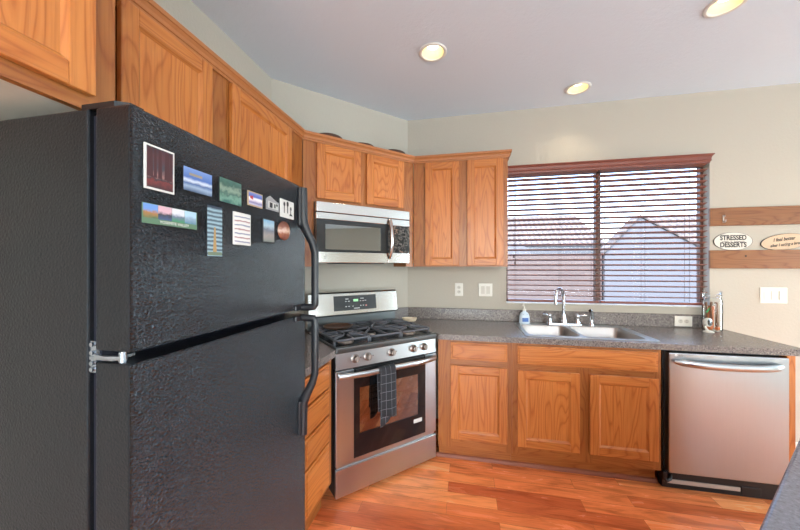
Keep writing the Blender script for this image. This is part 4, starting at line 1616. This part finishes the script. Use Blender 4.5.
# ------------------------------------------------------------------ glass jar, its contents, and the little camera
JX, JY = 3.193, -0.105
t = thing('glass_jar', 'tall clip-top glass jar of sticks at the right end of the counter', 'jar', (JX, JY, CT1 + .001))
JR = .057
MB().lathe([(0, 0), (JR - .004, 0), (JR, .006), (JR, .222), (JR - .007, .240), (JR - .009, .252), (JR - .012, .252), (JR - .010, .240), (JR - .003, .220), (JR - .003, .008), (JR - .007, .004), (0, .004)], 36).build('jar_body', JARGLASS, t)
MB().lathe([(0, .268), (JR - .016, .268), (JR - .006, .276), (JR - .004, .290), (JR - .010, .296), (0, .297)][::-1] + [(JR - .012, .256), (JR - .004, .256), (JR - .004, .268)], 36).build('glass_lid', JARGLASS, t)
m = MB()
rg = [((JR - .007) * cos(2 * pi * k / 24), (JR - .007) * sin(2 * pi * k / 24), .245) for k in range(25)]
m.tube(rg, .0016, 6)
m.tube([(-JR + .004, 0, .245), (-JR - .006, 0, .25), (-JR - .006, 0, .275), (-JR + .012, 0, .285)], .0018, 6)
m.tube([(JR - .004, 0, .245), (JR + .004, 0, .22), (JR + .005, 0, .25), (JR - .008, 0, .288)], .0018, 6)
m.build('wire_clip', CHROME, t)
st_br = plain('brown_stick', rgb(120, 84, 58), 0.6)
st_or = plain('orange_wrapper', rgb(208, 118, 70), 0.4)
random.seed(3)
k = 0
for i, (a, r) in enumerate(((0.2, .030), (1.0, .032), (1.9, .030), (2.8, .030), (3.6, .028), (4.3, .034), (5.0, .033), (5.7, .031), (0.6, .010))):
    x, y = JX + r * cos(a), JY + r * sin(a)
    if i % 3 == 2:
        m = MB()
        m.box(-.008, .008, -.003, .003, 0, .150, 0, .002, 1)
        o = m.build('wrapped_stick', st_or)
        tag(o, 'orange wrapped stick standing inside the glass jar', 'stick', 'orange sticks in the jar')
    else:
        m = MB()
        m.tube([(0, 0, 0), (.001, .001, .09), (-.001, 0, .178)], .0055, 8)
        o = m.build('cinnamon_stick', st_br)
        tag(o, 'thin brown stick standing inside the glass jar', 'stick', 'brown sticks in the jar')
    o.location = (x, y, CT1 + .034)
    o.rotation_euler = (random.uniform(-.05, .05), random.uniform(-.05, .05), a)
for i in range(5):
    a = i * 1.257
    m = MB()
    m.lathe([(0, -.013), (.012, -.009), (.018, 0), (.012, .009), (0, .013)], 14)
    o = m.build('wrapped_candy', st_or)
    tag(o, 'orange wrapped candy at the bottom of the glass jar', 'candy', 'orange candies in the jar')
    o.location = (JX + .033 * cos(a), JY + .033 * sin(a), CT1 + .019)
m = MB()
m.box(-.006, .006, -.001, .001, 0, .055, 0, .0005, 1)
o = m.build('green_tag', plain('green_plastic', rgb(60, 170, 110), 0.4))
o.location = (JX - .044, JY - .012, CT1 + .135)
o.rotation_euler = (0, .55, 0)
tag(o, 'slim green plastic tag leaning inside the glass jar', 'tag')

t = thing('web_camera', 'small white desk camera with round black face in front of the jar', 'camera', (3.115, -0.190, CT1 + .001), radians(25))
MB().lathe([(0, 0), (.030, 0), (.032, .004), (.026, .008), (.010, .014), (0, .015)], 26).build('base', WHITE_PL, t)
m = MB()
pts = [(0, .006, .010), (0, .020, .03), (-.006, .026, .055), (-.010, .022, .085)]
m.tube(pts, [.009, .008, .008, .009], 10)
m.build('stand', WHITE_PL, t)
T = Matrix.Translation((0, 0.008, .072)) @ Matrix.Rotation(pi / 2, 4, 'X')
hd_ = MB().lathe([(0, -.014), (.026, -.012), (.031, -.002), (.031, .012), (.028, .016), (0, .016)], 28, mat=T).build('camera_head', WHITE_PL, t)
MB().lathe([(0, .0165), (.025, .0165), (.024, .019), (.010, .020), (.008, .0175), (0, .0172)], 28, mat=T).build('black_face', BLACK_GL, hd_, 'round black face')
m = MB()
m.lathe([(0, .0205), (.007, .0202), (.009, .019)], 18, mat=T)
m.build('lens', plain('lens_glint', rgb(120, 128, 140), 0.1, 0.6), hd_)

# ------------------------------------------------------------------ baskets on the corner cabinet
BASK = NT('brown_wicker')
v = BASK.coord((1, 1, 1))
wv = BASK.n('TexWave')
wv.inputs['Scale'].default_value = 60
BASK.l(v, wv.inputs['Vector'])
BASK.bump(wv.outputs['Fac'], 0.6, 0.003)
BASKM = BASK.set(BASK.ramp(wv.outputs['Fac'], [(0, rgb(70, 46, 36)), (1, rgb(120, 82, 60))]), 0.7)
for a, zt_, R_, lab in ((-0.225, 2.378, .115, 'low round brown basket, leftmost of three above the microwave cabinet'),
                        (0.050, 2.366, .115, 'low round brown basket, middle of three above the microwave cabinet'),
                        (0.345, 2.376, .115, 'low round brown basket nearest the window wall, above the microwave cabinet')):
    p = dg(a, .15)
    t = thing('round_basket', lab, 'basket', (p[0], p[1], ZU1 + .001), 0, 'baskets on the corner cabinet')
    hh = zt_ - ZU1 - .002
    MB().lathe([(0, 0), (R_ * .8, 0), (R_, hh * .45), (R_ * .99, hh * .62)], 32).build('basket_body', BASKM, t)
    MB().lathe([(R_ * .99, hh * .62), (R_ * 1.01, hh * .64), (R_ * .9, hh * .82), (R_ * .6, hh * .95), (R_ * .25, hh), (0, hh)], 32).build('lid', BASKM, t)

# ------------------------------------------------------------------ outside the window
CMU = NT('block_wall_masonry')
v = CMU.coord((1, 1, 1), (pi / 2, 0, 0))
br = CMU.n('TexBrick')
br.inputs['Scale'].default_value = 1
br.inputs['Brick Width'].default_value = .40
br.inputs['Row Height'].default_value = .20
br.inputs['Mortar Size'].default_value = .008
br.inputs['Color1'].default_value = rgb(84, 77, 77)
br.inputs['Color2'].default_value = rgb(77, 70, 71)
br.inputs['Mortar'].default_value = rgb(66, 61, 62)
CMU.l(v, br.inputs['Vector'])
CMUM = CMU.set(br.outputs['Color'], 0.9)
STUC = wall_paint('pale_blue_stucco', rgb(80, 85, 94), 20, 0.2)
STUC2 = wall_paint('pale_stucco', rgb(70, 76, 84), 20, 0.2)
TILE = NT('roof_tile')
v = TILE.coord((1, 1, 1))
wv = TILE.n('TexWave', bands_direction='X')
wv.inputs['Scale'].default_value = 1.2
TILE.l(v, wv.inputs['Vector'])
wv2 = TILE.n('TexWave', bands_direction='Z')
wv2.inputs['Scale'].default_value = 2.2
wv2.inputs['Distortion'].default_value = 1.0
TILE.l(v, wv2.inputs['Vector'])
tl = TILE.mix(0.5, TILE.ramp(wv.outputs['Fac'], [(0, rgb(48, 46, 46)), (1, rgb(92, 88, 88))]), TILE.ramp(wv2.outputs['Fac'], [(0, rgb(46, 44, 44)), (.3, rgb(86, 83, 83)), (1, rgb(94, 90, 90))]))
TILE.bump(wv.outputs['Fac'], 0.5, 0.05)
TILEM = TILE.set(tl, 0.85)
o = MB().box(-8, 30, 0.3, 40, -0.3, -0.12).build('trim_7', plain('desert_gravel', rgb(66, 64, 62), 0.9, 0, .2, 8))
struct(o, 'gravel ground outside the window')
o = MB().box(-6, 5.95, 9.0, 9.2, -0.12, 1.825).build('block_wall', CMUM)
tag(o, 'pinkish block fence wall seen through the left side of the window', 'wall')
# house behind the fence on the left
t = thing('neighbor_house', 'tile-roofed neighbor house behind the block fence, left in the window', 'house', (0, 0, -0.12))
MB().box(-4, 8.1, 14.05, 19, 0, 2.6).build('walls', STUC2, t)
m = MB()
m.add([(-5, 14, 2.55), (8.15, 14, 2.55), (7.6, 17, 4.52), (-5, 17, 4.52), (10.3, 20, 2.55), (-5, 20, 2.55)], [(0, 1, 2, 3), (1, 4, 2), (3, 2, 4, 5)])
m.build('roof', TILEM, t)
# small shed
t = thing('garden_shed', 'small pale shed roofline above the fence at the window left edge', 'shed', (2.3, 11.0, -0.12))
T = Matrix.Rotation(pi / 2, 4, 'X')
m = MB()
m.prism([(-1.0, 0), (1.75, 0), (1.75, 2.05), (1.62, 2.28), (1.36, 2.48), (-1.0, 2.48)], -1.2, 0, 0, T)
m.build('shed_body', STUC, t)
MB().box(1.05, 1.12, -.03, 0, 1.95, 2.2).build('shed_vent', plain('shed_vent_grey', rgb(110, 120, 134), 0.6), t)
# gabled house on the right
t = thing('gabled_house', 'pale blue gabled house filling the right side of the window', 'house', (0, 0, -0.12))
m = MB()
m.prism([(6.02, 0), (9.05, 0), (9.05, 1.98), (7.10, 3.17), (6.02, 1.98)], -9.6, -9.0, 0, Matrix.Rotation(pi / 2, 4, 'X'))
m.box(9.05, 15, 9.6, 13.5, 0, 2.1)
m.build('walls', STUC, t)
m = MB()
m.prism([(5.97, 1.93), (7.10, 3.19), (9.2, 1.90), (9.2, 1.96), (7.10, 3.25), (5.97, 1.99)], -9.6, -8.95, 0, Matrix.Rotation(pi / 2, 4, 'X'))
m.add([(7.9, 9.35, 2.1), (16, 9.35, 2.1), (16, 12, 3.62), (8.5, 12, 3.62), (16, 13.9, 2.5), (8.5, 13.9, 2.5)], [(0, 1, 2, 3), (3, 2, 4, 5)])
m.build('roof', TILEM, t)
